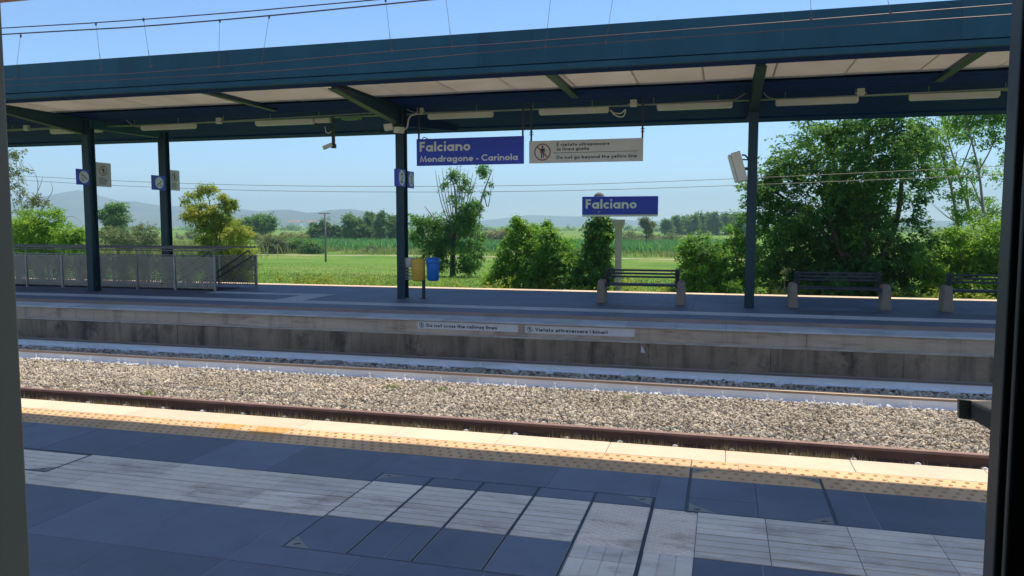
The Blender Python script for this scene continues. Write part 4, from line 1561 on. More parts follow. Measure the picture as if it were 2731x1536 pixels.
YA = Vector((0, 1, 0))
for (PX, PYc, ctl, cbr, ntl, nbr, down, lbs) in (
        (P1X, 19.75, (189, 424), (222, 465), (246, 408), (281, 471), True, ("blue stairs sign with steps going down, on the leftmost pillar", "white notice with prohibition symbol on the leftmost pillar")),
        (P1BX, 22.75, (379, 440), (411, 478), (426, 427), (453, 480), False, ("blue stairs sign with steps going up, on the pillar behind the stair railing", "white notice with prohibition symbol on the pillar behind the stair railing"))):
    # blue sign on the near side of the pillar, seen at the pillar's right face plane
    Xs = PX + 0.09
    zt = at(ctl[0], ctl[1], PYc).z
    yl = atx(ctl[0], ctl[1], Xs).y
    ye = PYc - 0.16 + 0.02
    wv = ye - yl
    pl = atx(ctl[0], ctl[1], Xs)
    pb = atx(ctl[0] + 3, cbr[1] - 1, Xs)
    o = plate("stairs_sign", Xs + 0.04, pl.y, ye, pb.z, pl.z, M['signblue'], lbs[0], "blue stairs signs on pillars")
    cz, cyy, rr_ = (pb.z + pl.z) / 2, (pl.y + ye) / 2 + 0.03, min(ye - pl.y, pl.z - pb.z) * 0.40
    disc(MB(), (Xs + 0.04, cyy, cz), YA, ZA, rr_, 0.002).build("white_disc", M['lettergrey'], o)
    mm = MB()
    stair_icon(mm, (Xs + 0.04, cyy, cz), YA, ZA, rr_, down)
    mm.build("stairs_symbol", M['letterdark'], o)
    Xn = PX + 0.04
    a_ = atx(ntl[0], ntl[1], Xn)
    b_ = atx(nbr[0], nbr[1], Xn)
    y0 = PYc + 0.165
    o = plate("notice", Xn, y0, b_.y, b_.z, a_.z, M['signgrey'], lbs[1], "white notices on pillars")
    wv, hv = b_.y - y0, a_.z - b_.z
    prohibition(o, (Xn, y0 + wv * 0.52, b_.z + hv * 0.66), YA, ZA, min(wv * 0.34, hv * 0.21))
    mm = MB()
    g = np.random.default_rng(3)
    for k in range(7):
        zz = b_.z + hv * (0.36 - 0.042 * k)
        mm.box(Xn, Xn + 0.003, y0 + wv * 0.24, y0 + wv * float(g.uniform(0.62, 0.80)), zz - hv * 0.008, zz + hv * 0.008)
    mm.build("small_print", M['letterdark'], o)
# platform number signs on the middle pillar
for (ctl, cbr, txt, near, lb) in (((1001.5, 424), (1020, 470), '2', True, "blue sign with number two, on the track side of the middle pillar"), ((1027, 430), (1042, 474), '3', False, "blue sign with number three, on the far side of the middle pillar")):
    Xs = P2X + (0.125 if near else 0.06)
    a_, b_ = atx(*ctl, Xs), atx(*cbr, Xs)
    y0, y1 = a_.y, b_.y
    o = plate("number_sign", Xs, y0, y1, b_.z, a_.z, M['signblue'], lb, "track number signs", 0.06 if not near else 0.12)
    cyy, cz = (y0 + y1) / 2, (a_.z + b_.z) / 2
    rr_ = min((y1 - y0), a_.z - b_.z) * 0.44
    disc(MB(), (Xs, cyy, cz), YA, ZA, rr_, 0.002).build("white_disc", M['lettergrey'], o)
    s = rr_ * 1.3
    write(MB(), txt, (Xs + 0.002, cyy - s * 0.30, cz - s * 0.5), YA, ZA, s, 0.135).build("numeral", M['letterdark'], o)

# ================================================================== BINS, BENCHES, RAILING
BY = 20.15
p = at(1066, 750, BY)
o = empty("litter_bin_stand", (p.x, BY, 0), "litter bin stand with white, yellow and blue bins by the middle pillar", "litter bin")
m = MB()
m.tube([(p.x, BY, 0.0), (p.x, BY, 1.0)], 0.048, 12)
m.box(p.x - 0.11, p.x + 0.11, BY - 0.09, BY + 0.09, 0.0005, 0.012)
m.build("post", M['blacksteel'], o)
zt, zb = at(1055, 650, BY).z, at(1055, 706, BY).z


def bin_body(cx, cy, r, z0, z1, taper=0.94):
    return MB().lathe((cx, cy, 0), [(r * taper * 0.75, z0), (r * taper, z0 + 0.03), (r, z1 - 0.12), (r * 1.02, z1 - 0.02), (r * 0.98, z1), (r * 0.9, z1 - 0.02)], 20)


xy = at(1053, 680, BY - 0.12).x
yb = bin_body(xy, BY - 0.13, 0.185, zb, zt).build("yellow_bin", M['yellow'], o, smooth=True)
mm = MB()
for k in range(6):
    z = zb + 0.08 + k * (zt - zb - 0.2) / 6
    mm.lathe((xy, BY - 0.13, z), [(0.187, 0), (0.1885, 0.006), (0.187, 0.012)], 20)
mm.build("rib", M['yellow'], yb)
xbu = at(1090, 680, BY).x
bb = bin_body(xbu, BY - 0.02, 0.175, zb + 0.005, zt - 0.03).build("blue_bin", M['blueplastic'], o, smooth=True)
MB().lathe((xbu, BY - 0.02, 0), [(0.185, zt - 0.13), (0.20, zt - 0.10), (0.195, zt - 0.02), (0.16, zt + 0.02), (0.05, zt + 0.035)], 18).build("bag_rim", M['blueplastic'], bb, smooth=True)
xw_ = at(1029, 680, BY + 0.12).x
wb = MB()
for k in range(7):
    z = zb + 0.02 + k * (zt - zb - 0.1) / 6
    wb.lathe((xw_, BY + 0.12, z), [(0.160, 0), (0.168, 0.009), (0.160, 0.018), (0.152, 0.009)], 16)
for k in range(16):
    t = 2 * math.pi * k / 16
    wb.bar((xw_ + 0.16 * math.cos(t), BY + 0.12 + 0.16 * math.sin(t), zb + 0.02), (xw_ + 0.16 * math.cos(t), BY + 0.12 + 0.16 * math.sin(t), zt - 0.05), 0.012, 0.012)
wb.build("wire_basket", M['whitewire'], o)
MB().lathe((xw_, BY + 0.12, 0), [(0.13, zt - 0.26), (0.17, zt - 0.22), (0.185, zt - 0.1), (0.175, zt - 0.01), (0.14, zt + 0.015)], 16).build("bin_bag", M['signgrey'], o, smooth=True)


def bench(xl, xr, yb, label):
    o = empty("bench", ((xl + xr) / 2, yb, 0), label, "bench", "benches on the far platform")
    for x in (xl, xr):
        V = []
        for (w, d, z) in ((0.115, 0.25, 0.0), (0.112, 0.245, 0.12), (0.10, 0.22, 0.45), (0.095, 0.21, 0.56), (0.08, 0.18, 0.615), (0.045, 0.12, 0.63)):
            V += [(x - w, yb - d, z), (x + w, yb - d, z), (x + w, yb + d, z), (x - w, yb + d, z)]
        Fc = [(0, 3, 2, 1), (20, 21, 22, 23)]
        for i in range(5):
            for k in range(4):
                k2 = (k + 1) % 4
                Fc.append((4 * i + k, 4 * i + k2, 4 * i + 4 + k2, 4 * i + 4 + k))
        MB().add(V, Fc).build("end_block", M['concrete'], o, bevel=0.03)
    for k in range(4):
        y = yb - 0.20 + k * 0.115
        MB().box(xl + 0.10, xr - 0.10, y, y + 0.095, 0.475, 0.53).build("seat_slat", M['bench'], o, bevel=0.012)
    for k in range(3):
        z = 0.665 + k * 0.085
        MB().box(xl + 0.15, xr - 0.15, yb + 0.235 + 0.02 * k, yb + 0.27 + 0.02 * k, z, z + 0.052).build("back_slat", M['bench'], o, bevel=0.01)
    for x in (xl + 0.11, xr - 0.11):
        MB().obox((x, yb + 0.27, 0.66), (1, 0, 0), (0, 1, 0.22), (0, -0.22, 1), 0.055, 0.03, 0.24).build("back_support", M['bench'], o, bevel=0.012)
        MB().box(x - 0.03, x + 0.03, yb - 0.2, yb + 0.26, 0.43, 0.472).build("seat_bracket", M['bench'], o)
    return o


yb0 = 20.30
bench(at(1510, 764, 20.0).x, at(1711, 770, 20.0).x, yb0, "dark slatted bench on concrete blocks in front of the station sign post")
bench(at(1996, 778, 20.0).x, at(2232, 784, 20.0).x, yb0 + 0.05, "dark slatted bench on concrete blocks right of the pillar with the panel light")
bench(at(2388, 788, 20.0).x, at(2388, 788, 20.0).x + 2.2, yb0 + 0.05, "dark slatted bench cut off by the right door frame")

# stair railing
o = empty("stair_railing", (-18.5, 21.4, 0), "steel railing with perforated panels around the underpass stairs", "railing")
NY, FY = 20.62, 22.28
posts_n = [at(x, 690, NY).x for x in (68, 157, 345, 440, 540)]
posts_n = [posts_n[0] - 2.25, posts_n[0] - 1.12] + posts_n[:2] + [(posts_n[1] + posts_n[2]) / 2] + posts_n[2:]
zt = at(440, 646, NY).z
zr = at(440, 624, NY).z
for i, x in enumerate(posts_n):
    MB().box(x - 0.03, x + 0.03, NY - 0.03, NY + 0.03, 0.0, zt + 0.01).build("post", M['steel'], o)
    MB().box(x - 0.012, x + 0.012, NY - 0.012, NY + 0.012, zt + 0.011, zr).build("rail_stay", M['steel'], o)
    if i < len(posts_n) - 1:
        a, b = x + 0.04, posts_n[i + 1] - 0.04
        MB().box(a, b, NY - 0.006, NY + 0.006, 0.07, zt - 0.03).build("panel", M['perf'], o)
        MB().box(a, b, NY - 0.012, NY + 0.012, zt - 0.028, zt - 0.004).build("panel_frame", M['steel'], o)
x0, x1 = posts_n[0] - 0.06, posts_n[-1]
xf = at(645, 700, FY).x
posts_f = [xf - 1.42 * k for k in range(9)]
for i, x in enumerate(posts_f):
    MB().box(x - 0.03, x + 0.03, FY - 0.03, FY + 0.03, 0.0, zt + 0.01).build("post", M['steel'], o)
    if i < len(posts_f) - 1:
        a, b = posts_f[i + 1] + 0.04, x - 0.04
        MB().box(a, b, FY - 0.006, FY + 0.006, 0.07, zt - 0.03).build("panel", M['perf'], o)
        MB().box(a, b, FY - 0.012, FY + 0.012, zt - 0.028, zt - 0.004).build("panel_frame", M['steel'], o)
MB().tube([(x0, NY, zr), (x1 + 0.5, NY, zr)], 0.028, 8).tube([(x0, NY - 0.02, zr - 0.075), (x1 + 0.25, NY - 0.02, zr - 0.075)], 0.02, 8).build("handrail", M['steel'], o, smooth=True)
MB().tube([(xf - 1.42 * 8 - 0.06, FY, zr), (xf, FY, zr)], 0.028, 8).build("handrail", M['steel'], o, smooth=True)
for (pa, pb, Y) in (((523, 636), (440, 692), NY + 0.12), ((538, 650), (440, 712), NY + 0.12), ((622, 632), (540, 688), FY - 0.12), ((634, 644), (540, 704), FY - 0.12)):
    A, B = at(*pa, Y), at(*pb, Y)
    D = (B - A)
    m = MB().tube(smooth_pts([A + Vector((0.12, 0, -0.10)), A + Vector((0.06, 0, 0.0)), A]) + [A + D * 2.4], 0.024, 8)
    m.build("stair_handrail", M['darksteel'], o, smooth=True)

# ================================================================== OVERHEAD WIRES
WYY = 13.45
o = empty("overhead_line", (-6, WYY, 5), "overhead line of doubled copper wires with thin droppers above the used track", "overhead line")


def wire(pts, r, mat, ext=(6, 6), Y=WYY, name="wire"):
    P = [at(x, y, Y) for x, y in pts]
    d0 = (P[0] - P[1]).normalized()
    d1 = (P[-1] - P[-2]).normalized()
    P = [P[0] + d0 * ext[0]] + P + [P[-1] + d1 * ext[1]]
    return MB().tube(smooth_pts(P, 5), r, 6)


wire([(16, 70), (240, 57), (590, 31), (960, -2)], 0.0115, None, (20, 16)).build("messenger_wire", M['wire'], o)
wire([(16, 86), (345, 67), (680, 39), (1075, 0)], 0.0135, None, (20, 16), WYY - 0.05).build("messenger_wire", M['wire'], o)
wire([(30, 200), (400, 180), (1000, 128), (1283, 108), (1943, 57.5), (2539, 10.5)], 0.0085, None, (20, 10)).build("contact_wire", M['contact'], o)
wire([(30, 215), (700, 178), (1283, 126.5), (1943, 78), (2540, 36.5)], 0.0085, None, (20, 10), WYY - 0.05).build("contact_wire", M['contact'], o)
for (a, b, y0) in (((52, 88), (38, 197), 0.05), ((553, 50), (550, 168), 0.05), ((677, 40), (658, 160), 0.05), ((1387, -20), (1372, 118), 0.05), ((1544, -20), (1524, 107), 0.05),
                   ((241, 58), (255, 175), 0), ((361, 47), (379, 168), 0), ((970, -2), (985, 128), 0), ((1121, -10), (1137, 118), 0), ((2038, -30), (2041, 48), 0), ((2228, -30), (2240, 36), 0)):
    A, B = at(*a, WYY - y0), at(*b, WYY - y0)
    m = MB().tube([A, A.lerp(B, 0.62)], 0.0035, 5)
    q = A.lerp(B, 0.62)
    for s in (-1, 1):
        m.tube([q, q.lerp(B, 0.4) + Vector((0.010 * s, 0, 0)), B + Vector((0.004 * s, 0, 0))], 0.003, 5)
    m.box(A.x - 0.014, A.x + 0.014, A.y - 0.012, A.y + 0.012, A.z - 0.05, A.z + 0.012)
    m.box(B.x - 0.016, B.x + 0.016, B.y - 0.012, B.y + 0.012, B.z - 0.02, B.z + 0.035)
    m.build("dropper", M['contact'], o)
o = empty("overhead_line", (-6, 27, 3), "pair of thin sagging wires running behind the far platform", "overhead line")
TY = 26.6
P1_ = [(-150, 433), (65, 443), (320, 456), (640, 466), (1000, 469), (1400, 465), (1860, 449), (2430, 422), (2700, 408)]
P2_ = [(-150, 443), (65, 454), (320, 468), (640, 479), (1000, 483), (1400, 480), (1860, 466), (2430, 443), (2700, 431)]
for q in (P1_, P2_):
    MB().tube(smooth_pts([at(x, y, TY) for x, y in q], 4), 0.009, 5).build("wire", M['farwire'], o)

# ================================================================== LAND, HILLS
mb = MB()
ys = [-240, 1.0, 23.9, 24.06, 27, 32, 38, 50, 65, 80, 100, 140, 220, 400, 900, 2000, 4000, 6200]
zs = [-1.35, -1.35, -1.35, -0.80] + [gz(y) for y in ys[4:]]
xs_ = [-8500, -4000, -1500, -600, -250, -120, -60, -30, -15, 0, 15, 30, 60, 150, 500, 1500, 3700]
V, Fc = [], []
g = np.random.default_rng(2)
for j, (y, z) in enumerate(zip(ys, zs)):
    for x in xs_:
        V.append((x, y, z))
n = len(xs_)
for j in range(len(ys) - 1):
    for i in range(n - 1):
        Fc.append((j * n + i, j * n + i + 1, (j + 1) * n + i + 1, (j + 1) * n + i))
struct(mb.add(V, Fc).build("ground", M['ground'], org=(0, 0, 0)), "flat green meadow and farmland reaching to the horizon")


def ridge(name, sil, Yd, depth, seed, label):
    xs = np.linspace(sil[0][0], sil[-1][0], 240)
    ys_ = np.interp(xs, [p[0] for p in sil], [p[1] for p in sil])
    g = np.random.default_rng(seed)
    wob = np.convolve(g.normal(0, 1, 260), np.ones(7) / 7, 'same')[:240] * 0.9
    top = [at(x, y + w, Yd) for x, y, w in zip(xs, ys_, wob)]
    rows = 9
    V, Fc = [], []
    gn = g.normal(0, 1, (rows, 240))
    for j in range(rows):
        gn[j] = np.convolve(gn[j], np.ones(9) / 9, 'same')
    for j in range(rows):
        u = j / (rows - 1)
        for i, p in enumerate(top):
            H = p.z + 3.2
            prof = (1 - u) ** 1.15
            nz = gn[j, i] * H * 0.16 * math.sin(math.pi * u)
            V.append((p.x, p.y - depth * u + gn[j, i] * depth * 0.08 * math.sin(math.pi * u), -3.2 + H * prof + nz))
    for i, p in enumerate(top):
        V.append((p.x, p.y + 120, -3.2))
    nn = 240
    for j in range(rows - 1):
        for i in range(nn - 1):
            Fc.append((j * nn + i, (j + 1) * nn + i, (j + 1) * nn + i + 1, j * nn + i + 1))
    for i in range(nn - 1):
        Fc.append((i, i + 1, rows * nn + i + 1, rows * nn + i))
    return struct(MB().add(V, Fc).build(name, M['hill'], smooth=True), label)


ridge("hills", [(-420, 540), (-150, 525), (20, 520), (110, 497), (160, 484), (195, 478), (225, 480), (250, 492), (300, 505), (345, 507), (395, 515), (450, 519), (540, 524), (600, 525), (650, 531), (690, 527), (735, 528), (770, 535), (800, 534), (835, 527), (880, 526), (930, 533), (970, 545), (1010, 558), (1060, 575), (1090, 590)], 3200, 900, 4, "long blue hazy mountain ridge on the left")
ridge("far_hills", [(700, 585), (900, 565), (1050, 560), (1200, 556), (1290, 546), (1330, 541), (1400, 543), (1500, 545), (1560, 552), (1640, 556), (1750, 552), (1900, 556), (2100, 550), (2400, 556), (2800, 560)], 5400, 500, 9, "faint distant mountains almost lost in haze")

# ================================================================== PLANTS


def sc(px, py, Y):
    return (at(px, py, Y) - EYE).dot(F_) / 2055.0 * VS


def blob(px, py, rx, ry, Y, dy=0.0, df=0.85):
    c = at(px, py, Y + dy)
    s = sc(px, py, Y + dy)
    return (c.x, c.y, c.z, rx * s, max(rx, ry * 0.8) * s * df, ry * s)


def foliage(blobs, n, L, seed, cl=9, droop=0.25, shell=2.2, aspect=0.5, spread=1.0, t0=0.0, t1=1.0, flat=0.5, bough=150, bsize=0.36):
    "leaf quads: blob > bough > frond > leaf, so crowns break into clumps with gaps"
    g = np.random.default_rng(seed)
    Bn = np.array(blobs, float)
    wts = (Bn[:, 3] * Bn[:, 5] + Bn[:, 3] * Bn[:, 4]) ** 0.9
    wts /= wts.sum()
    nf = max(4, n // cl)
    nb_ = max(3, int(n / bough))
    bi = g.choice(len(Bn), nb_, p=wts)
    d = g.normal(size=(nb_, 3))
    d /= np.linalg.norm(d, axis=1, keepdims=True)
    r = g.uniform(0, 1, nb_) ** (1 / shell) * g.uniform(0.86, 1.10, nb_)
    BC = Bn[bi, :3] + d * Bn[bi, 3:6] * r[:, None]
    BR = Bn[bi, 3:6].min(1) * bsize * g.uniform(0.6, 1.35, nb_)
    BT = g.uniform(0, 1, nb_)
    # fronds inside each bough: flat, outward reaching
    fb = g.integers(0, nb_, nf)
    off = g.normal(0, 1, (nf, 3))
    off *= (BR[fb] * 0.62)[:, None] * np.array([1.0, 1.0, 0.55])
    C = BC[fb] + off
    ax = d[fb] * np.array([1, 1, 0.5]) + off / (BR[fb][:, None] + 1e-6) * 0.7 + g.normal(0, 0.45, (nf, 3)) + np.array([0, 0, 0.1 - droop])
    ax /= np.linalg.norm(ax, axis=1, keepdims=True)
    up = np.array([0, 0, 1.0]) + g.normal(0, 0.35, (nf, 3))
    sd = np.cross(ax, up)
    sd /= np.linalg.norm(sd, axis=1, keepdims=True) + 1e-9
    m = nf * cl
    ci = np.repeat(np.arange(nf), cl)
    k = np.tile(np.arange(cl), nf)
    s = (k / cl - 0.3) * 2.2 * L * spread * g.uniform(0.8, 1.2, nf)[ci]
    sg = np.where(k % 2 == 0, 1.0, -1.0)
    bend = -droop * (s ** 2) / (L * 4 + 1e-6)
    P = C[ci] + ax[ci] * s[:, None] + g.normal(0, spread * L * 0.30, (m, 3))
    P[:, 2] += bend
    a = ax[ci] * 0.55 + sd[ci] * (sg * 0.8)[:, None] + g.normal(0, 0.35, (m, 3)) + np.array([0, 0, -droop * 0.5])
    a /= np.linalg.norm(a, axis=1, keepdims=True)
    nrm = g.normal(0, flat, (m, 3)) + np.array([0, 0, 0.9]) + d[fb][ci] * 0.4
    side = np.cross(a, nrm)
    side /= np.linalg.norm(side, axis=1, keepdims=True) + 1e-9
    LL = L * g.uniform(0.55, 1.3, (m, 1))
    fold = np.cross(side, a) * (LL * 0.12)
    p0 = P
    p1 = P + a * LL * 0.45 + side * LL * aspect * 0.5 + fold
    p2 = P + a * LL
    p3 = P + a * LL * 0.45 - side * LL * aspect * 0.5 + fold
    V = np.stack([p0, p1, p2, p3], 1).reshape(-1, 3)
    F = np.arange(m)[:, None] * 4 + np.arange(4)[None]
    t = np.clip(t0 + (t1 - t0) * (0.45 * BT[fb][ci] + 0.2 * g.uniform(0, 1, nf)[ci] + 0.35 * g.uniform(0, 1, m)), 0, 1)
    return V, F, t


def plant(name, label, cat, base, blobs, n, L, leaf, seed, stems=None, bark='bark', group=None, limbs=None, **kw):
    o = empty(name, base, label, cat, group)
    if limbs:
        mb = MB()
        for pts, r0, r1 in limbs:
            q = smooth_pts(pts, 4)
            mb.tube(q, list(np.linspace(r0, r1, len(q))), 6)
        mb.build("branches", M['barkpale'], o, smooth=True)
    if stems:
        mb = MB()
        for pts, r0, r1 in stems:
            q = smooth_pts(pts, 4)
            mb.tube(q, list(np.linspace(r0, r1, len(q))), 6)
        mb.build("trunk" if cat == "tree" else "stems", M[bark], o, smooth=True)
    mb = MB()
    v, f, t = foliage(blobs, n, L, seed, **kw)
    v[:, 2] = np.maximum(v[:, 2], base[2] + 0.01)
    mb.add(v, f, t)
    mb.build("crown" if cat == "tree" else "foliage", M[leaf], o)
    return o


def base_at(px, Y):
    p = at(px, 600, Y)
    return Vector((p.x, Y, gz(Y)))


def auto_stems(base, blobs, r0, r1, k=7, seed=0):
    g = random.Random(seed)
    out = []
    bs = list(blobs)
    g.shuffle(bs)
    for b in bs[:k]:
        c = Vector(b[:3])
        off = Vector((g.uniform(-.2, .2), g.uniform(-.2, .2), 0))
        mid = (base + off).lerp(c, 0.5) + Vector((g.uniform(-.2, .2), g.uniform(-.2, .2), 0.1 * (c.z - base.z)))
        out.append(([base + off - Vector((0, 0, 0.1)), mid, c + Vector((0, 0, b[5] * 0.4))], r0, r1))
    return out


def shrub(name, label, px, Y, bl, n, L, leaf, seed, cat="bush", dy=None, r0=0.03, r1=0.008, group=None, bark='bark', **kw):
    rnd = random.Random(seed)
    bs = [blob(*b, Y, rnd.uniform(-0.6, 0.8) if dy is None else dy) for b in bl]
    base = base_at(px, Y)
    return plant(name, label, cat, base, bs, n, L, leaf, seed, auto_stems(base, bs, r0, r1, 9, seed), bark, group, **kw)


# big leafy tree on the right
Y = 31.5
bl = [(2080, 420, 120, 100), (2210, 400, 130, 110), (2290, 370, 70, 60), (2085, 330, 70, 42), (2210, 300, 120, 60), (1960, 560, 80, 100), (2080, 600, 120, 120), (2220, 580, 110, 130),
      (1925, 480, 65, 50), (1985, 425, 60, 38), (2250, 690, 90, 55), (1965, 690, 80, 55), (2100, 700, 120, 48), (2325, 450, 38, 60), (2310, 600, 40, 90), (2150, 500, 120, 80), (1890, 640, 40, 60), (2030, 715, 110, 35), (2170, 715, 120, 40), (2280, 715, 70, 35), (1960, 620, 90, 60), (2000, 540, 70, 50), (2050, 660, 90, 50), (2170, 650, 100, 50)]
bs = [blob(*b, Y, random.Random(i).uniform(-1.0, 1.6)) for i, b in enumerate(bl)]
base = base_at(2170, Y)
st = [([base - Vector((0, 0, .2)), base + Vector((0.05, 0, 1.6)), Vector(bs[1][:3])], 0.24, 0.09), ([base + Vector((0.1, 0, .2)), at(2255, 560, Y), at(2270, 380, Y)], 0.15, 0.05),
      ([base + Vector((-.15, 0, .4)), at(2090, 560, Y), Vector(bs[0][:3])], 0.16, 0.05), ([base + Vector((0, 0, 1.2)), at(2000, 520, Y), at(1930, 470, Y)], 0.10, 0.03), ([base + Vector((0, 0, 1)), at(2180, 420, Y + .5), at(2190, 280, Y + .5)], 0.12, 0.04)]
plant("leafy_tree", "large dense dark green tree filling the view behind the right bench", "tree", base, bs, 88000, 0.16, 'leaf_dark', 101, st, droop=0.45, shell=2.0, spread=1.0, cl=13, bough=120, bsize=0.36)
Y = 30.2
shrub("bush", "fresh green bush at the left foot of the large dark tree", 1790, Y, [(1780, 640, 55, 45), (1835, 620, 45, 45), (1745, 690, 55, 45), (1815, 700, 60, 45), (1860, 592, 30, 28), (1740, 625, 25, 25), (1885, 690, 40, 50)], 19000, 0.13, 'leaf_green', 102, droop=0.4, bough=110, bsize=0.45)
shrub("bush", "low lime green bush at the platform edge below the panel light pillar", 1825, 28.6, [(1825, 727, 42, 18), (1850, 715, 22, 16)], 1600, 0.12, 'leaf_lime', 103, flat=0.9)
# light trees at the right frame
Y = 35
for i, (stems, bl, lb, n) in enumerate((
        ([[(2500, 640), (2478, 560), (2462, 430), (2438, 330), (2420, 230)], [(2462, 430), (2490, 380), (2510, 330)], [(2478, 540), (2445, 460), (2425, 430)]], [(2440, 290, 70, 36), (2500, 320, 50, 45), (2530, 420, 50, 50), (2480, 270, 60, 40)], "pale slender tree with bare lower trunk next to the right door frame", 6500),
        ([[(2420, 640), (2408, 560), (2392, 470), (2372, 400), (2352, 330)], [(2392, 470), (2400, 420), (2408, 380)]], [(2370, 430, 30, 40), (2400, 490, 34, 30), (2352, 350, 28, 40), (2420, 540, 30, 30)], "thin tree with crooked trunk right of the large dark tree", 3400),
        ([[(2475, 650), (2440, 540), (2412, 440), (2385, 350), (2375, 290)], [(2412, 440), (2440, 370), (2462, 300)], [(2440, 540), (2432, 470), (2436, 420)]], [(2455, 520, 40, 40), (2410, 330, 40, 30), (2500, 540, 40, 40), (2440, 430, 40, 30)], "leaning thin tree crossing the pale slender tree at right", 3600))):
    b0 = base_at(stems[0][0][0], Y + i)
    st = []
    for k, s in enumerate(stems):
        pts = [at(x, y, Y + i) for x, y in s]
        if k == 0:
            pts = [b0] + pts
        st.append((pts, (0.085 if k == 0 else 0.035), 0.015))
    rr_ = random.Random(300 + i)
    for k in range(16):
        q = stems[0][rr_.randint(1, 4)]
        p = at(q[0] + rr_.uniform(-5, 5), q[1] + rr_.uniform(-30, 30), Y + i)
        p = at(np.interp(q[1], [s[1] for s in stems[0]][::-1], [s[0] for s in stems[0]][::-1]), q[1] - 1, Y + i)
        d = Vector((rr_.uniform(-1, 1), rr_.uniform(-.6, .6), rr_.uniform(0.3, 1.0)))
        st.append(([p, p + d * 0.5, p + d * 1.2 + Vector((0, 0, 0.2))], 0.016, 0.005))
    plant("slender_tree", lb, "tree", b0, [blob(*b, Y + i) for b in bl], n, 0.13, 'leaf_green' if i != 1 else 'leaf_lime', 110 + i, st, 'barkpale', "slender trees at the right", droop=0.4, shell=3, bough=45, bsize=0.4)
shrub("bush", "bright lime bush below the slender trees at the right frame", 2440, 31, [(2430, 650, 80, 60), (2375, 700, 55, 45), (2480, 640, 60, 85), (2440, 715, 85, 35), (2520, 690, 60, 60), (2560, 620, 50, 80), (2365, 640, 36, 46), (2345, 690, 40, 40), (2400, 590, 30, 30)], 30000, 0.13, 'leaf_lime', 104, droop=0.3, bough=110, bsize=0.45)

# ivy pole
Y = 30.0
bl = [(1508, 560, 30, 26), (1507, 600, 33, 40), (1503, 645, 38, 40), (1485, 690, 52, 42), (1520, 690, 36, 42), (1460, 715, 40, 22), (1530, 640, 16, 45)]
b0 = base_at(1507, Y)
o = empty("ivy_covered_post", b0, "concrete post with domed cap overgrown by ivy behind the blue post sign", "post")
p = at(1507, 500, Y)
s = sc(1507, 500, Y)
MB().lathe((p.x, Y, gz(Y)), [(0.16, -0.2), (0.15, p.z - gz(Y) - 0.12), (12 * s, p.z - gz(Y) - 0.10), (12 * s, p.z - gz(Y) + 0.02), (14.5 * s, p.z - gz(Y) + 0.03), (14.5 * s, p.z - gz(Y) + 0.07), (11 * s, p.z - gz(Y) + 0.17), (5 * s, p.z - gz(Y) + 0.235), (0.01, p.z - gz(Y) + 0.25)], 16).build("post", M['capconc'], o, smooth=False)
mb = MB()
v, f, t = foliage([blob(*b, Y) for b in bl], 18000, 0.125, 120, droop=0.5, shell=2.6, aspect=0.7, spread=0.8, bough=70, bsize=0.5)
v[:, 2] = np.maximum(v[:, 2], gz(Y))
mb.add(v, f, t)
mb.build("ivy", M['leaf_ivy'], o)

# bushes between the centre tree and the ivy
shrub("bush", "tall spiky bush left of the ivy covered post", 1390, 30.8, [(1400, 645, 42, 60), (1375, 600, 30, 40), (1372, 565, 12, 18), (1390, 700, 55, 36), (1425, 690, 25, 45), (1385, 560, 10, 14), (1340, 690, 40, 40), (1440, 660, 26, 40), (1425, 715, 45, 24), (1350, 640, 30, 40)], 15500, 0.14, 'leaf_green', 130, droop=0.55, bough=75, bsize=0.42)
shrub("bush", "feathery green bush with tall shoots right of the bare branched tree", 1300, 31.6, [(1305, 630, 38, 55), (1335, 645, 40, 60), (1300, 690, 55, 42), (1308, 572, 14, 26), (1300, 552, 8, 12), (1340, 575, 12, 16), (1262, 690, 28, 36), (1285, 600, 20, 25), (1252, 705, 30, 26), (1268, 650, 20, 30), (1340, 600, 22, 30)], 15500, 0.14, 'leaf_lime', 131, droop=0.5, bough=75, bsize=0.42)

# centre tree with bare upper stems
Y = 42.0
b0 = base_at(1138, Y)
bl = [(1085, 605, 42, 52), (1060, 560, 28, 22), (1135, 590, 40, 58), (1190, 615, 34, 66), (1172, 672, 34, 26), (1180, 522, 24, 28), (1095, 560, 34, 24), (1216, 430, 18, 16), (1150, 446, 22, 18), (1226, 470, 9, 18), (1105, 645, 36, 36), (1163, 560, 26, 30), (1050, 600, 18, 22), (1040, 560, 10, 18), (1168, 480, 16, 24), (1140, 500, 14, 26), (1200, 520, 14, 26), (1120, 470, 10, 14), (1180, 570, 26, 26)]
st = [([b0 - Vector((0, 0, .3)), at(1139, 660, Y), at(1142, 600, Y), at(1150, 545, Y)], 0.19, 0.09)]
for (tx, ty, kx) in ((1095, 428, 1118), (1103, 440, 1125), (1112, 422, 1130), (1122, 425, 1136), (1132, 418, 1140), (1141, 422, 1146), (1150, 416, 1150), (1158, 420, 1153), (1168, 424, 1157), (1178, 428, 1160), (1190, 432, 1166), (1200, 440, 1168)):
    st.append(([at(1146 + (kx - 1140) * .2, 590, Y), at(kx + (tx - kx) * .35, 510, Y + random.Random(tx).uniform(-.8, .8)), at(tx, ty, Y + random.Random(ty).uniform(-1.2, 1.2))], 0.042, 0.012))
st.append(([at(1150, 600, Y), at(1195, 545, Y), at(1218, 480, Y), at(1236, 432, Y)], 0.11, 0.02))
st.append(([at(1218, 490, Y), at(1228, 520, Y), at(1240, 440, Y)], 0.04, 0.012))
st.append(([at(1140, 600, Y), at(1110, 570, Y), at(1085, 540, Y), at(1068, 518, Y)], 0.07, 0.015))
st.append(([at(1150, 580, Y), at(1145, 480, Y), at(1130, 440, Y)], 0.08, 0.02))
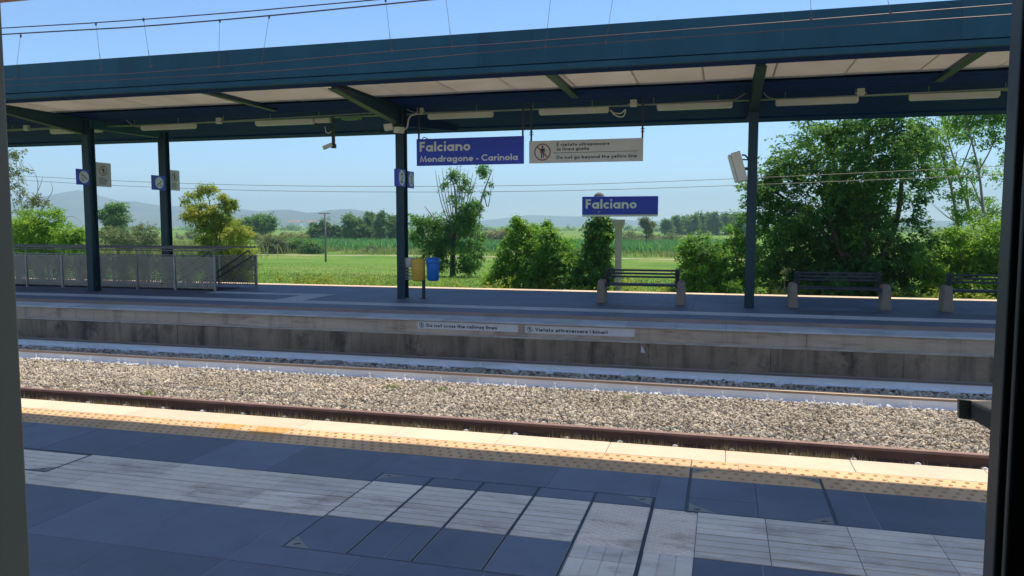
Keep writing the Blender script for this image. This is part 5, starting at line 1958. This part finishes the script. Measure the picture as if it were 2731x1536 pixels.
plant("ivy_tree", "tree with bare pale upper branches and leafy lower crown right of the bins", "tree", b0, [blob(*b, Y, random.Random(i + 40).uniform(-1, 1)) for i, b in enumerate(bl)], 25000, 0.15, 'leaf_dark', 140, st[:1], 'bark', limbs=st[1:], droop=0.45, shell=1.9, bough=62, bsize=0.40)

# yellowing tree behind the stairs
Y = 30.5
bl = [(520, 478, 34, 18), (482, 500, 26, 15), (500, 530, 38, 20), (572, 508, 18, 22), (560, 548, 38, 32), (528, 562, 34, 26), (592, 590, 38, 34), (540, 604, 38, 28), (560, 645, 46, 36), (605, 640, 34, 36), (598, 692, 44, 34), (560, 702, 36, 26), (625, 655, 20, 20), (465, 545, 14, 8)]
shrub("yellowing_tree", "young tree with yellowing leaves behind the stair railing", 570, Y, bl, 26000, 0.14, 'leaf_yellow', 150, cat="tree", r0=0.06, r1=0.012, droop=0.6, aspect=0.42, bough=110, bsize=0.42)

# left edge
shrub("bush", "bright green bush behind the stair railing at the left frame", 120, 31, [(70, 575, 46, 40), (122, 560, 36, 36), (165, 592, 44, 32), (60, 612, 40, 28), (125, 622, 60, 26), (205, 622, 30, 24), (90, 545, 26, 22), (20, 580, 40, 40), (150, 545, 14, 20), (195, 590, 20, 20)], 24000, 0.13, 'leaf_lime', 160, droop=0.3, bough=110, bsize=0.45)
Y = 36
bl = [(45, 450, 26, 50), (62, 505, 26, 34), (48, 385, 22, 14), (98, 500, 18, 22), (20, 420, 30, 50), (110, 520, 14, 14)]
b0 = base_at(60, Y)
st = []
for s in ([(60, 620), (55, 520), (40, 400), (48, 375)], [(60, 620), (80, 520), (100, 470), (108, 445)], [(70, 620), (110, 520), (132, 480), (126, 455)], [(60, 600), (95, 480), (85, 430), (70, 410)], [(80, 620), (150, 555), (185, 545), (205, 560)], [(60, 600), (30, 500), (10, 420)]):
    st.append(([b0] + [at(x, y, Y) for x, y in s], 0.035, 0.008))
plant("dry_shrub", "sparse pale shrub with arching dry twigs above the left bush", "shrub", b0, [blob(*b, Y) for b in bl], 2200, 0.15, 'leaf_scrub', 161, st, 'barkpale', droop=0.5, shell=3, bough=40, bsize=0.45)

# undergrowth and grasses close to the far platform
def strip_leaves(n, xf, yf, hf, L, seed):
    g = np.random.default_rng(seed)
    bl = []
    for k in range(n):
        x = g.uniform(*xf)
        y = g.uniform(*yf)
        h = g.uniform(*hf)
        bl.append((x, y, gz(y) + h * 0.5, h * g.uniform(0.7, 1.4), h * 0.8, h * 0.6))
    return bl


g = np.random.default_rng(17)
bl = []
for (xa, xb_, k, h) in ((740, 905, 16, 0.55), (905, 1000, 8, 0.42), (1100, 1240, 9, 0.42), (1240, 1500, 18, 0.5), (1545, 1720, 14, 0.62), (1900, 2330, 16, 0.5), (640, 740, 4, 0.32), (2330, 2520, 7, 0.5)):
    for i in range(k):
        Yk = g.uniform(28.0, 31.0)
        p = at(g.uniform(xa, xb_), 700, Yk)
        hh = h * g.uniform(0.6, 1.35)
        bl.append((p.x, Yk, gz(Yk) + hh * 0.35, hh * g.uniform(.6, 1.2), hh * .8, hh * 0.75))
mb = MB()
v, f, t = foliage(bl, 20000, 0.115, 171, droop=0.2, shell=2.5, flat=0.8, bough=40, bsize=0.55)
v[:, 2] = np.maximum(v[:, 2], -0.76)
tag(mb.add(v, f, t).build("undergrowth", M['leaf_yellow']), "low yellow green undergrowth along the far platform", "undergrowth", kind="stuff")
pts = np.stack([g.uniform(-26, 8, 16000), g.uniform(27.4, 40, 16000), np.zeros(16000)], 1)
pts[:, 2] = -0.76
mb = blades(MB(), pts, 0.15, 0.022, 172, 0.9, 0.2, 0.75)
n2 = 26000
yy = 33 + 45 * g.uniform(0, 1, n2) ** 1.4
pts = np.stack([yy * g.uniform(-1.2, 0.32, n2), yy, np.interp(yy, [24, 27, 38, 100, 140], [-0.75, -0.75, -0.75, -3.0, -3.0])], 1)
blades(mb, pts, 0.075, 0.035, 173, 0.9, 0.4, 0.75)
tag(mb.build("meadow_grass", M['leaf_grass']), "green grass growing over the meadow behind the platform", "grass", kind="stuff")
# a dry flower stalk beside the second bench
p = at(1972, 742, 28.3)
o = empty("dry_plant", (p.x, 28.3, -0.75), "dry brown stalk plant just left of the second bench", "plant")
top = at(1978, 678, 28.3)
m = MB().tube([(p.x, 28.3, -.75), ((p.x + top.x) / 2 - .02, 28.3, 0), top], [0.02, 0.015, 0.008], 6)
for k in range(9):
    q = Vector((p.x, 28.3, 0)).lerp(top, 0.35 + 0.08 * k)
    m.tube([q, q + Vector((0.17 * math.cos(k * 2.4), 0.15 * math.sin(k * 2.4), 0.16))], [0.008, 0.004], 5)
m.build("stalk", M['leaf_straw'], o)
v, f, t = foliage([(top.x, top.y, top.z - 0.05, 0.22, 0.2, 0.22), (p.x, 28.3, -0.35, 0.3, 0.3, 0.3)], 420, 0.07, 177, shell=1.2, bough=60)
MB().add(v, f, t).build("seed_heads", M['leaf_pale'], o)

# maize field and field margins
n2 = 42000
yy = np.sqrt(g.uniform(138 ** 2, 206 ** 2, n2))
yy = np.round(yy / 0.9) * 0.9 + g.normal(0, 0.12, n2)
xx = yy * g.uniform(-0.62, 0.02, n2)
pts = np.stack([xx, yy, np.full(n2, -3.0)], 1)
tag(blades(MB(), pts, 1.55, 0.20, 180, 0.8).build("maize_field", M['leaf_corn']), "rows of dark green maize in the middle distance", "crop", kind="stuff")
n2 = 15000
yy = g.uniform(122, 137, n2)
xx = yy * g.uniform(-0.95, 0.05, n2)
kk = g.uniform(0, 1, n2) < 0.5 + 0.5 * np.sin(xx * 0.35) * np.sin(xx * 0.13 + 1)
pts = np.stack([xx, yy, np.full(n2, -3.0)], 1)[kk]
tag(blades(MB(), pts, 1.0, 0.11, 181, 0.7).build("field_margin_grass", M['leaf_reed']), "tall yellowish grass along the edge of the maize field", "grass", kind="stuff")
n2 = 12000
yy = g.uniform(100, 118, n2)
xx = yy * np.where(g.uniform(0, 1, n2) < 0.8, g.uniform(-1.05, -0.80, n2), -0.80 + np.abs(g.normal(0, 0.05, n2)))
pts = np.stack([xx, yy, np.full(n2, -3.0)], 1)
tag(blades(MB(), pts, 2.4, 0.10, 182, 0.6).build("reed_bed", M['leaf_reed']), "pale green reeds beyond the stair railing", "reeds", kind="stuff")

# dirt track at the meadow's end, small farm buildings at the foot of the hills
g = np.random.default_rng(44)
xs_ = np.linspace(-110, 12, 60)
V, Fc = [], []
for i, x in enumerate(xs_):
    c = 118 + 1.2 * math.sin(x * 0.11) + 0.8 * math.sin(x * 0.31)
    w = 1.1 + 0.5 * math.sin(x * 0.7)
    V += [(x, c - w, gz(c - w) + 0.012), (x, c + w, gz(c + w) + 0.012)]
for i in range(59):
    Fc.append((2 * i, 2 * i + 2, 2 * i + 3, 2 * i + 1))
struct(MB().add(V, Fc).build("dirt_track", M['dirt']), "dry dirt track between the meadow and the maize")
for (px, w, lb) in ((498, 13, "tiny white farm building at the foot of the hills left of the yellowing tree"), (786, 11, "tiny white farm building in the haze left of the wooden pole"), (742, 16, "long low white farm building in the haze above the field shrubs")):
    p = at(px, 578, 1500)
    o = empty("farm_building", (p.x, 1500, -3), lb, "house", "farm buildings below the hills")
    MB().box(p.x - w, p.x + w, 1494, 1506, -3, 9).build("wall", M['white'], o)
    MB().prism_x([(1493, 9.0), (1507, 9.0), (1500, 12.5)], [p.x - w - 0.6, p.x + w + 0.6]).build("roof", M['roof_tile'], o)
# scrub in the field
for i, (px, Y, bl, lf, lb) in enumerate((
        (300, 72, [(300, 600, 40, 22), (275, 590, 22, 22), (330, 606, 25, 16)], 'leaf_scrub', "grey green field shrub right of the leftmost pillar"),
        (365, 84, [(365, 592, 32, 26), (345, 605, 25, 18), (390, 605, 20, 14)], 'leaf_scrub', "brownish field shrub between the two left pillars"),
        (690, 122, [(690, 616, 32, 15), (668, 620, 20, 12)], 'leaf_scrub', "pale field shrub right of the yellowing tree"),
        (738, 126, [(738, 620, 28, 18), (760, 626, 18, 12)], 'leaf_dark', "dark round field shrub left of the wooden pole"),
        (782, 124, [(782, 624, 22, 15), (800, 630, 16, 10)], 'leaf_dark', "dark low field shrub touching the wooden pole"),
        (935, 132, [(935, 634, 14, 9)], 'leaf_scrub', "small shrub at the near edge of the maize field"),
        (720, 160, [(720, 596, 60, 8), (650, 598, 40, 8)], 'leaf_reed', "long low hedge in front of the distant round trees"),
        (1640, 200, [(1640, 604, 16, 8), (1612, 608, 14, 6)], 'leaf_pale', "brownish shrub beyond the maize field right of the post sign"),
        (1590, 205, [(1590, 603, 22, 9), (1680, 604, 26, 8)], 'leaf_scrub', "grey scrub beyond the maize field behind the post sign"),
        (1265, 190, [(1265, 590, 20, 10), (1245, 596, 20, 12)], 'leaf_pale', "greyish thicket between the ivy tree and the feathery bush"))):
    shrub("field_shrub", lb, px, Y, bl, 4200, 0.42 if Y > 100 else 0.26, lf, 200 + i, dy=0, r0=0.06, r1=0.02, group="shrubs in the fields", bough=50, bsize=0.5)


def far_tree(name, label, px, top, bot, half, Y, n, L, leaf, seed, group, lobes=5, trunk_to=None):
    rnd = random.Random(seed)
    h = bot - top
    bl = []
    for k in range(lobes):
        u = (k + 0.5) / lobes
        w = half * (0.42 + 0.6 * math.sin(math.pi * min(1, u * 0.8 + 0.10)))
        bl.append((px + rnd.uniform(-.35, .35) * half, top + h * (0.12 + 0.76 * u), w * rnd.uniform(.75, 1.0), h / lobes * rnd.uniform(0.75, 1.05)))
    bs = [blob(*b, Y, rnd.uniform(-1, 1)) for b in bl]
    b0 = base_at(px, Y)
    s = sc(px, bot, Y)
    st = [([b0, Vector((b0.x, Y, at(px, (top + bot) / 2, Y).z)), Vector((b0.x, Y, at(px, top + h * .15, Y).z))], 2.0 * s, 0.4 * s)]
    return plant(name, label, "tree", b0, bs, int(n * 1.8), L * 0.75, leaf, seed, st, 'bark', group, shell=2.2, spread=0.7, droop=0.2, bough=48, bsize=0.55)


far_tree("round_tree", "dark round field tree right of the leftmost pillar", 287, 509, 582, 38, 110, 5500, 0.50, 'leaf_dark', 220, None, 4)
far_tree("round_tree", "broad dark round tree right of the yellowing tree", 668, 538, 592, 34, 190, 4200, 0.75, 'leaf_dark', 221, None, 4)
far_tree("round_tree", "smaller dark tree half hidden behind the yellowing tree", 626, 548, 596, 22, 192, 2600, 0.75, 'leaf_dark', 222, None, 4)
names = ["leftmost poplar of the distant row, beside the wooden pole", "second poplar of the distant row, just behind the wooden pole", "low poplar in a dip of the row right of the wooden pole", "broad poplar in the left half of the distant row", "poplar left of the tallest one in the distant row",
         "tallest poplar of the distant row", "poplar just right of the tallest in the distant row", "poplar left of the middle pillar at the end of the row", "poplar partly hidden behind the middle pillar"]
for i, (px, tp) in enumerate(((788, 560), (812, 550), (843, 562), (876, 534), (904, 546), (931, 526), (958, 529), (984, 537), (1008, 546))):
    far_tree("poplar", names[i], px, tp, 620, 16 if i not in (3, 5) else 19, 196 + (i % 3) * 3, 3600, 0.72, 'leaf_far', 230 + i, "row of poplars beyond the maize", 6)
far_tree("field_tree", "thin lone tree right of the blue post sign", 1626, 543, 600, 19, 185, 1300, 0.6, 'leaf_scrub', 245, None, 5)
lab = ["first", "second", "third", "fourth", "fifth", "sixth", "seventh", "eighth", "ninth", "tenth", "eleventh"]
for i, px in enumerate(range(1682, 1902, 20)):
    tp = np.interp(px, [1680, 1700, 1730, 1760, 1850, 1900], [554, 545, 540, 537, 533, 533]) + random.Random(px).uniform(-3, 3)
    far_tree("poplar", lab[i] + " tree from the left in the hazy wood behind the right bushes", px, tp, 592, 15, 400 + (i % 3) * 14, 1500, 1.5, 'leaf_far', 250 + i, "hazy wood on the right", 4)
bl = []
g = np.random.default_rng(90)
for k in range(210):
    px = g.uniform(230, 2560)
    Yk = g.uniform(620, 760)
    bl.append(blob(px, g.uniform(575, 581), g.uniform(8, 22), g.uniform(4, 8), Yk))
v, f, t = foliage(bl, 22000, 1.9, 91, shell=2.0, bough=40, bsize=0.7)
tag(MB().add(v, f, t).build("distant_trees", M['leaf_far']), "low hazy belt of trees along the horizon", "trees", kind="stuff")
bl = []
for (xa, xb_, k, ya, yb_) in ((440, 800, 34, 588, 600), (1020, 1300, 30, 586, 600), (1540, 1720, 22, 588, 601), (240, 440, 16, 588, 600), (2330, 2540, 18, 588, 602)):
    for i in range(k):
        Yk = g.uniform(225, 330)
        bl.append(blob(g.uniform(xa, xb_), g.uniform(ya, yb_), g.uniform(7, 18), g.uniform(4, 8), Yk))
v, f, t = foliage(bl, 16000, 0.9, 92, shell=2.0, bough=40, bsize=0.7)
v[:, 2] = np.maximum(v[:, 2], -3)
tag(MB().add(v, f, t).build("hedgerow", M['leaf_scrub']), "grey green hedges and scrub beyond the maize field", "hedge", kind="stuff")
# lattice pylon far away
p = at(1545, 590, 620)
m = MB()
zt = at(1545, 548, 620).z
for s in (-1, 1):
    for q in (-1, 1):
        m.bar((p.x + 2.6 * s, 620 + 2.6 * q, -3), (p.x + 0.5 * s, 620 + 0.5 * q, zt), 0.16, 0.16)
for k in range(9):
    z0, z1 = -3 + (zt + 3) * k / 9, -3 + (zt + 3) * (k + 1) / 9
    w0, w1 = np.interp(z0, [-3, zt], [2.6, .5]), np.interp(z1, [-3, zt], [2.6, .5])
    m.bar((p.x - w0, 620 - w0, z0), (p.x + w1, 620 - w1, z1), 0.10, 0.10)
    m.bar((p.x + w0, 620 - w0, z0), (p.x - w1, 620 - w1, z1), 0.10, 0.10)
for z, w in ((zt - 1.5, 4), (zt - 4, 5)):
    m.bar((p.x - w, 620, z), (p.x + w, 620, z), 0.16, 0.25)
tag(m.build("pylon", M['steel']), "tiny grey lattice pylon on the hazy horizon left of the ivy post", "pylon")
# wooden utility pole
Y = 87.0
b0 = base_at(818.5, Y)
o = empty("utility_pole", b0, "weathered wooden pole standing alone in the meadow", "pole")
tp = at(817, 535, Y)
MB().tube([b0 - Vector((0, 0, .4)), tp], [0.135, 0.10], 10).build("pole", M['wood'], o, smooth=True)
MB().bar(tp + Vector((-0.85, 0, -0.10)), tp + Vector((0.75, 0, -0.10)), 0.09, 0.09).build("crossarm", M['wood'], o)
m = MB()
for dx in (-0.75, -0.35, 0.6):
    m.lathe(tp + Vector((dx, 0, -0.06)), [(0.03, 0), (0.05, 0.06), (0.045, 0.16), (0.02, 0.2)], 8)
m.build("insulators", M['white'], o)

# ================================================================== NEAR CANOPY AND TRAIN DOORWAY
o = empty("station_canopy", (-4, 5, 0), "brown canopy over the near platform, its edge just showing at the top left", "canopy")
NZ = 5.155
mb = MB()
x = -26.0
while x < 14:
    mb.box(x + 0.003, x + 3.997, 8.72, 8.80, NZ, 5.91)
    x += 4
mb.build("fascia", M['brownfascia'], o)
MB().box(-26, 14, 5.70, 8.715, 5.81, 5.88).build("roof", M['brownfascia'], o)  # unseen roof kept narrow so that sky light reaches the paving
for x in (-19, -10.6, 5.2, 12):
    MB().box(x - 0.13, x + 0.13, 6.0, 6.25, 0.001, 5.55).build("pillar", M['green'], o)
    MB().box(x - 0.09, x + 0.09, 5.75, 8.7, 5.56, 5.77).build("beam", M['green'], o)

o = empty("train_carriage", (-0.4, 0.5, -0.5), "dim grey train doorway framing the view on both sides", "train")
DXL, DXR, DO, DI = -1.120, 0.306, 1.0, 0.915
dl = atx(50, 0, DXL)
ZB, ZT = 0.62, 2.78
mb = MB()
mb.box(-9, DXL - 0.03, 0.93, 0.998, -0.35, 3.15).box(DXR + 0.035, 8, 0.93, 0.998, -0.35, 3.15).box(DXL - 0.029, DXR + 0.034, 0.93, 0.998, ZT + 0.03, 3.15).box(DXL - 0.029, DXR + 0.034, 0.93, 0.998, -0.35, ZB - 0.02)
mb.build("outer_wall", M['trainout'], o)
mb = MB()
mb.box(DXL - 0.028, DXL, 0.80, 1.004, ZB, ZT)
mb.box(DXL - 0.001, DXR + 0.001, 0.80, 1.004, ZT + 0.001, ZT + 0.028)
mb.build("door_frame", M['trainframe'], o, bevel=0.004)
mb = MB()
mb.box(DXR, DXR + 0.03, 0.967, 1.004, ZB, ZT)
mb.box(DXR + 0.004, DXR + 0.03, 0.945, 0.957, ZB, ZT)
mb.build("door_frame", M['trainframe'], o, bevel=0.003)
MB().box(DXR + 0.010, DXR + 0.032, 0.9575, 0.9665, ZB, ZT).build("door_seal", M['rubber'], o)
mb = MB()
for (z0, z1) in ((ZB + 0.05, 1.41), (1.425, 1.60)):
    pass
MB().box(-26, 14, 5.72, 8.71, 5.78, 5.805).build('soffit', M['white'], bpy.data.objects['station_canopy'])  # unseen white underside added to bounce light onto the near platform
MB().box(DXL, DXL + 0.004, 0.932, 0.938, ZB, 1.62).build("frame_groove", M['rubber'], o)
# interior lining
mb = MB()
mb.box(DXR + 0.031, 1.9, 0.905, 0.9435, ZB, 3.0).box(-2.6, DXL - 0.03, 0.78, 0.925, ZB, 3.0).box(-2.6, 1.9, -1.95, -1.85, ZB, 3.0).box(-2.7, -2.6, -1.95, 0.925, ZB, 3.0).box(1.9, 2.0, -1.95, 0.925, ZB, 3.0)
mb.build("vestibule_lining", M['trainin'], o)
MB().box(-2.7, 2.0, -1.95, 0.925, ZB - 0.05, ZB - 0.001).build("floor", M['trainin'], o)
MB().box(-2.7, 2.0, -1.95, 0.925, 3.001, 3.05).box(DXL - 0.03, DXR + 0.03, 0.80, 0.929, ZT + 0.03, 3.0).build("ceiling", M['trainin'], o)
MB().box(-9, 8, -1.96, 0.998, 3.16, 3.3).box(-9, 8, -1.96, -1.955, -0.35, 3.15).build("roof", M['trainout'], o)
# door latch block on the outer right edge
a0 = at(2441, 1008, 1.135)
a1 = at(2441, 1056, 1.135)
c0 = at(2494, 1030, 1.008)
c1 = at(2494, 1087, 1.008)
V = [a0, a1, c1, c0]
d = Vector((0.055, 0.012, 0))
V2 = [p + d for p in V]
m = MB().add([tuple(p) for p in V + V2], [(0, 1, 2, 3), (7, 6, 5, 4), (0, 4, 5, 1), (1, 5, 6, 2), (2, 6, 7, 3), (3, 7, 4, 0)])
m.build("door_guide", M['rubber'], o, bevel=0.004)
dd = (a0 - c0).normalized()
sd = Vector((-0.010, 0.004, 0))
V = [a0 + sd * 1.2, a1 + sd * 1.2, a1 - sd * 0.2 + dd * 0.001, a0 - sd * 0.2 + dd * 0.001]
V2 = [p + dd * 0.012 + Vector((0, 0.002, 0)) for p in V]
MB().add([tuple(p) for p in V + V2], [(0, 1, 2, 3), (7, 6, 5, 4), (0, 4, 5, 1), (1, 5, 6, 2), (2, 6, 7, 3), (3, 7, 4, 0)]).build("guide_end", M['trainframe'], o)

# ================================================================== HAZE
hm = bpy.data.materials.new("haze_air")
hm.use_nodes = True
nt = hm.node_tree
nt.nodes.clear()
out = nt.nodes.new("ShaderNodeOutputMaterial")
pv = nt.nodes.new("ShaderNodeVolumePrincipled")
pv.inputs["Color"].default_value = (0.55, 0.71, 0.92, 1)
pv.inputs["Density"].default_value = 0.00029
pv.inputs["Anisotropy"].default_value = 0.0
nt.links.new(pv.outputs[0], out.inputs["Volume"])
hz = MB().box(-8800, 4000, -280, 6500, -5, 250).build("haze", hm)
tag(hz, "thin bluish summer haze over the far fields and hills", "haze", kind="stuff")
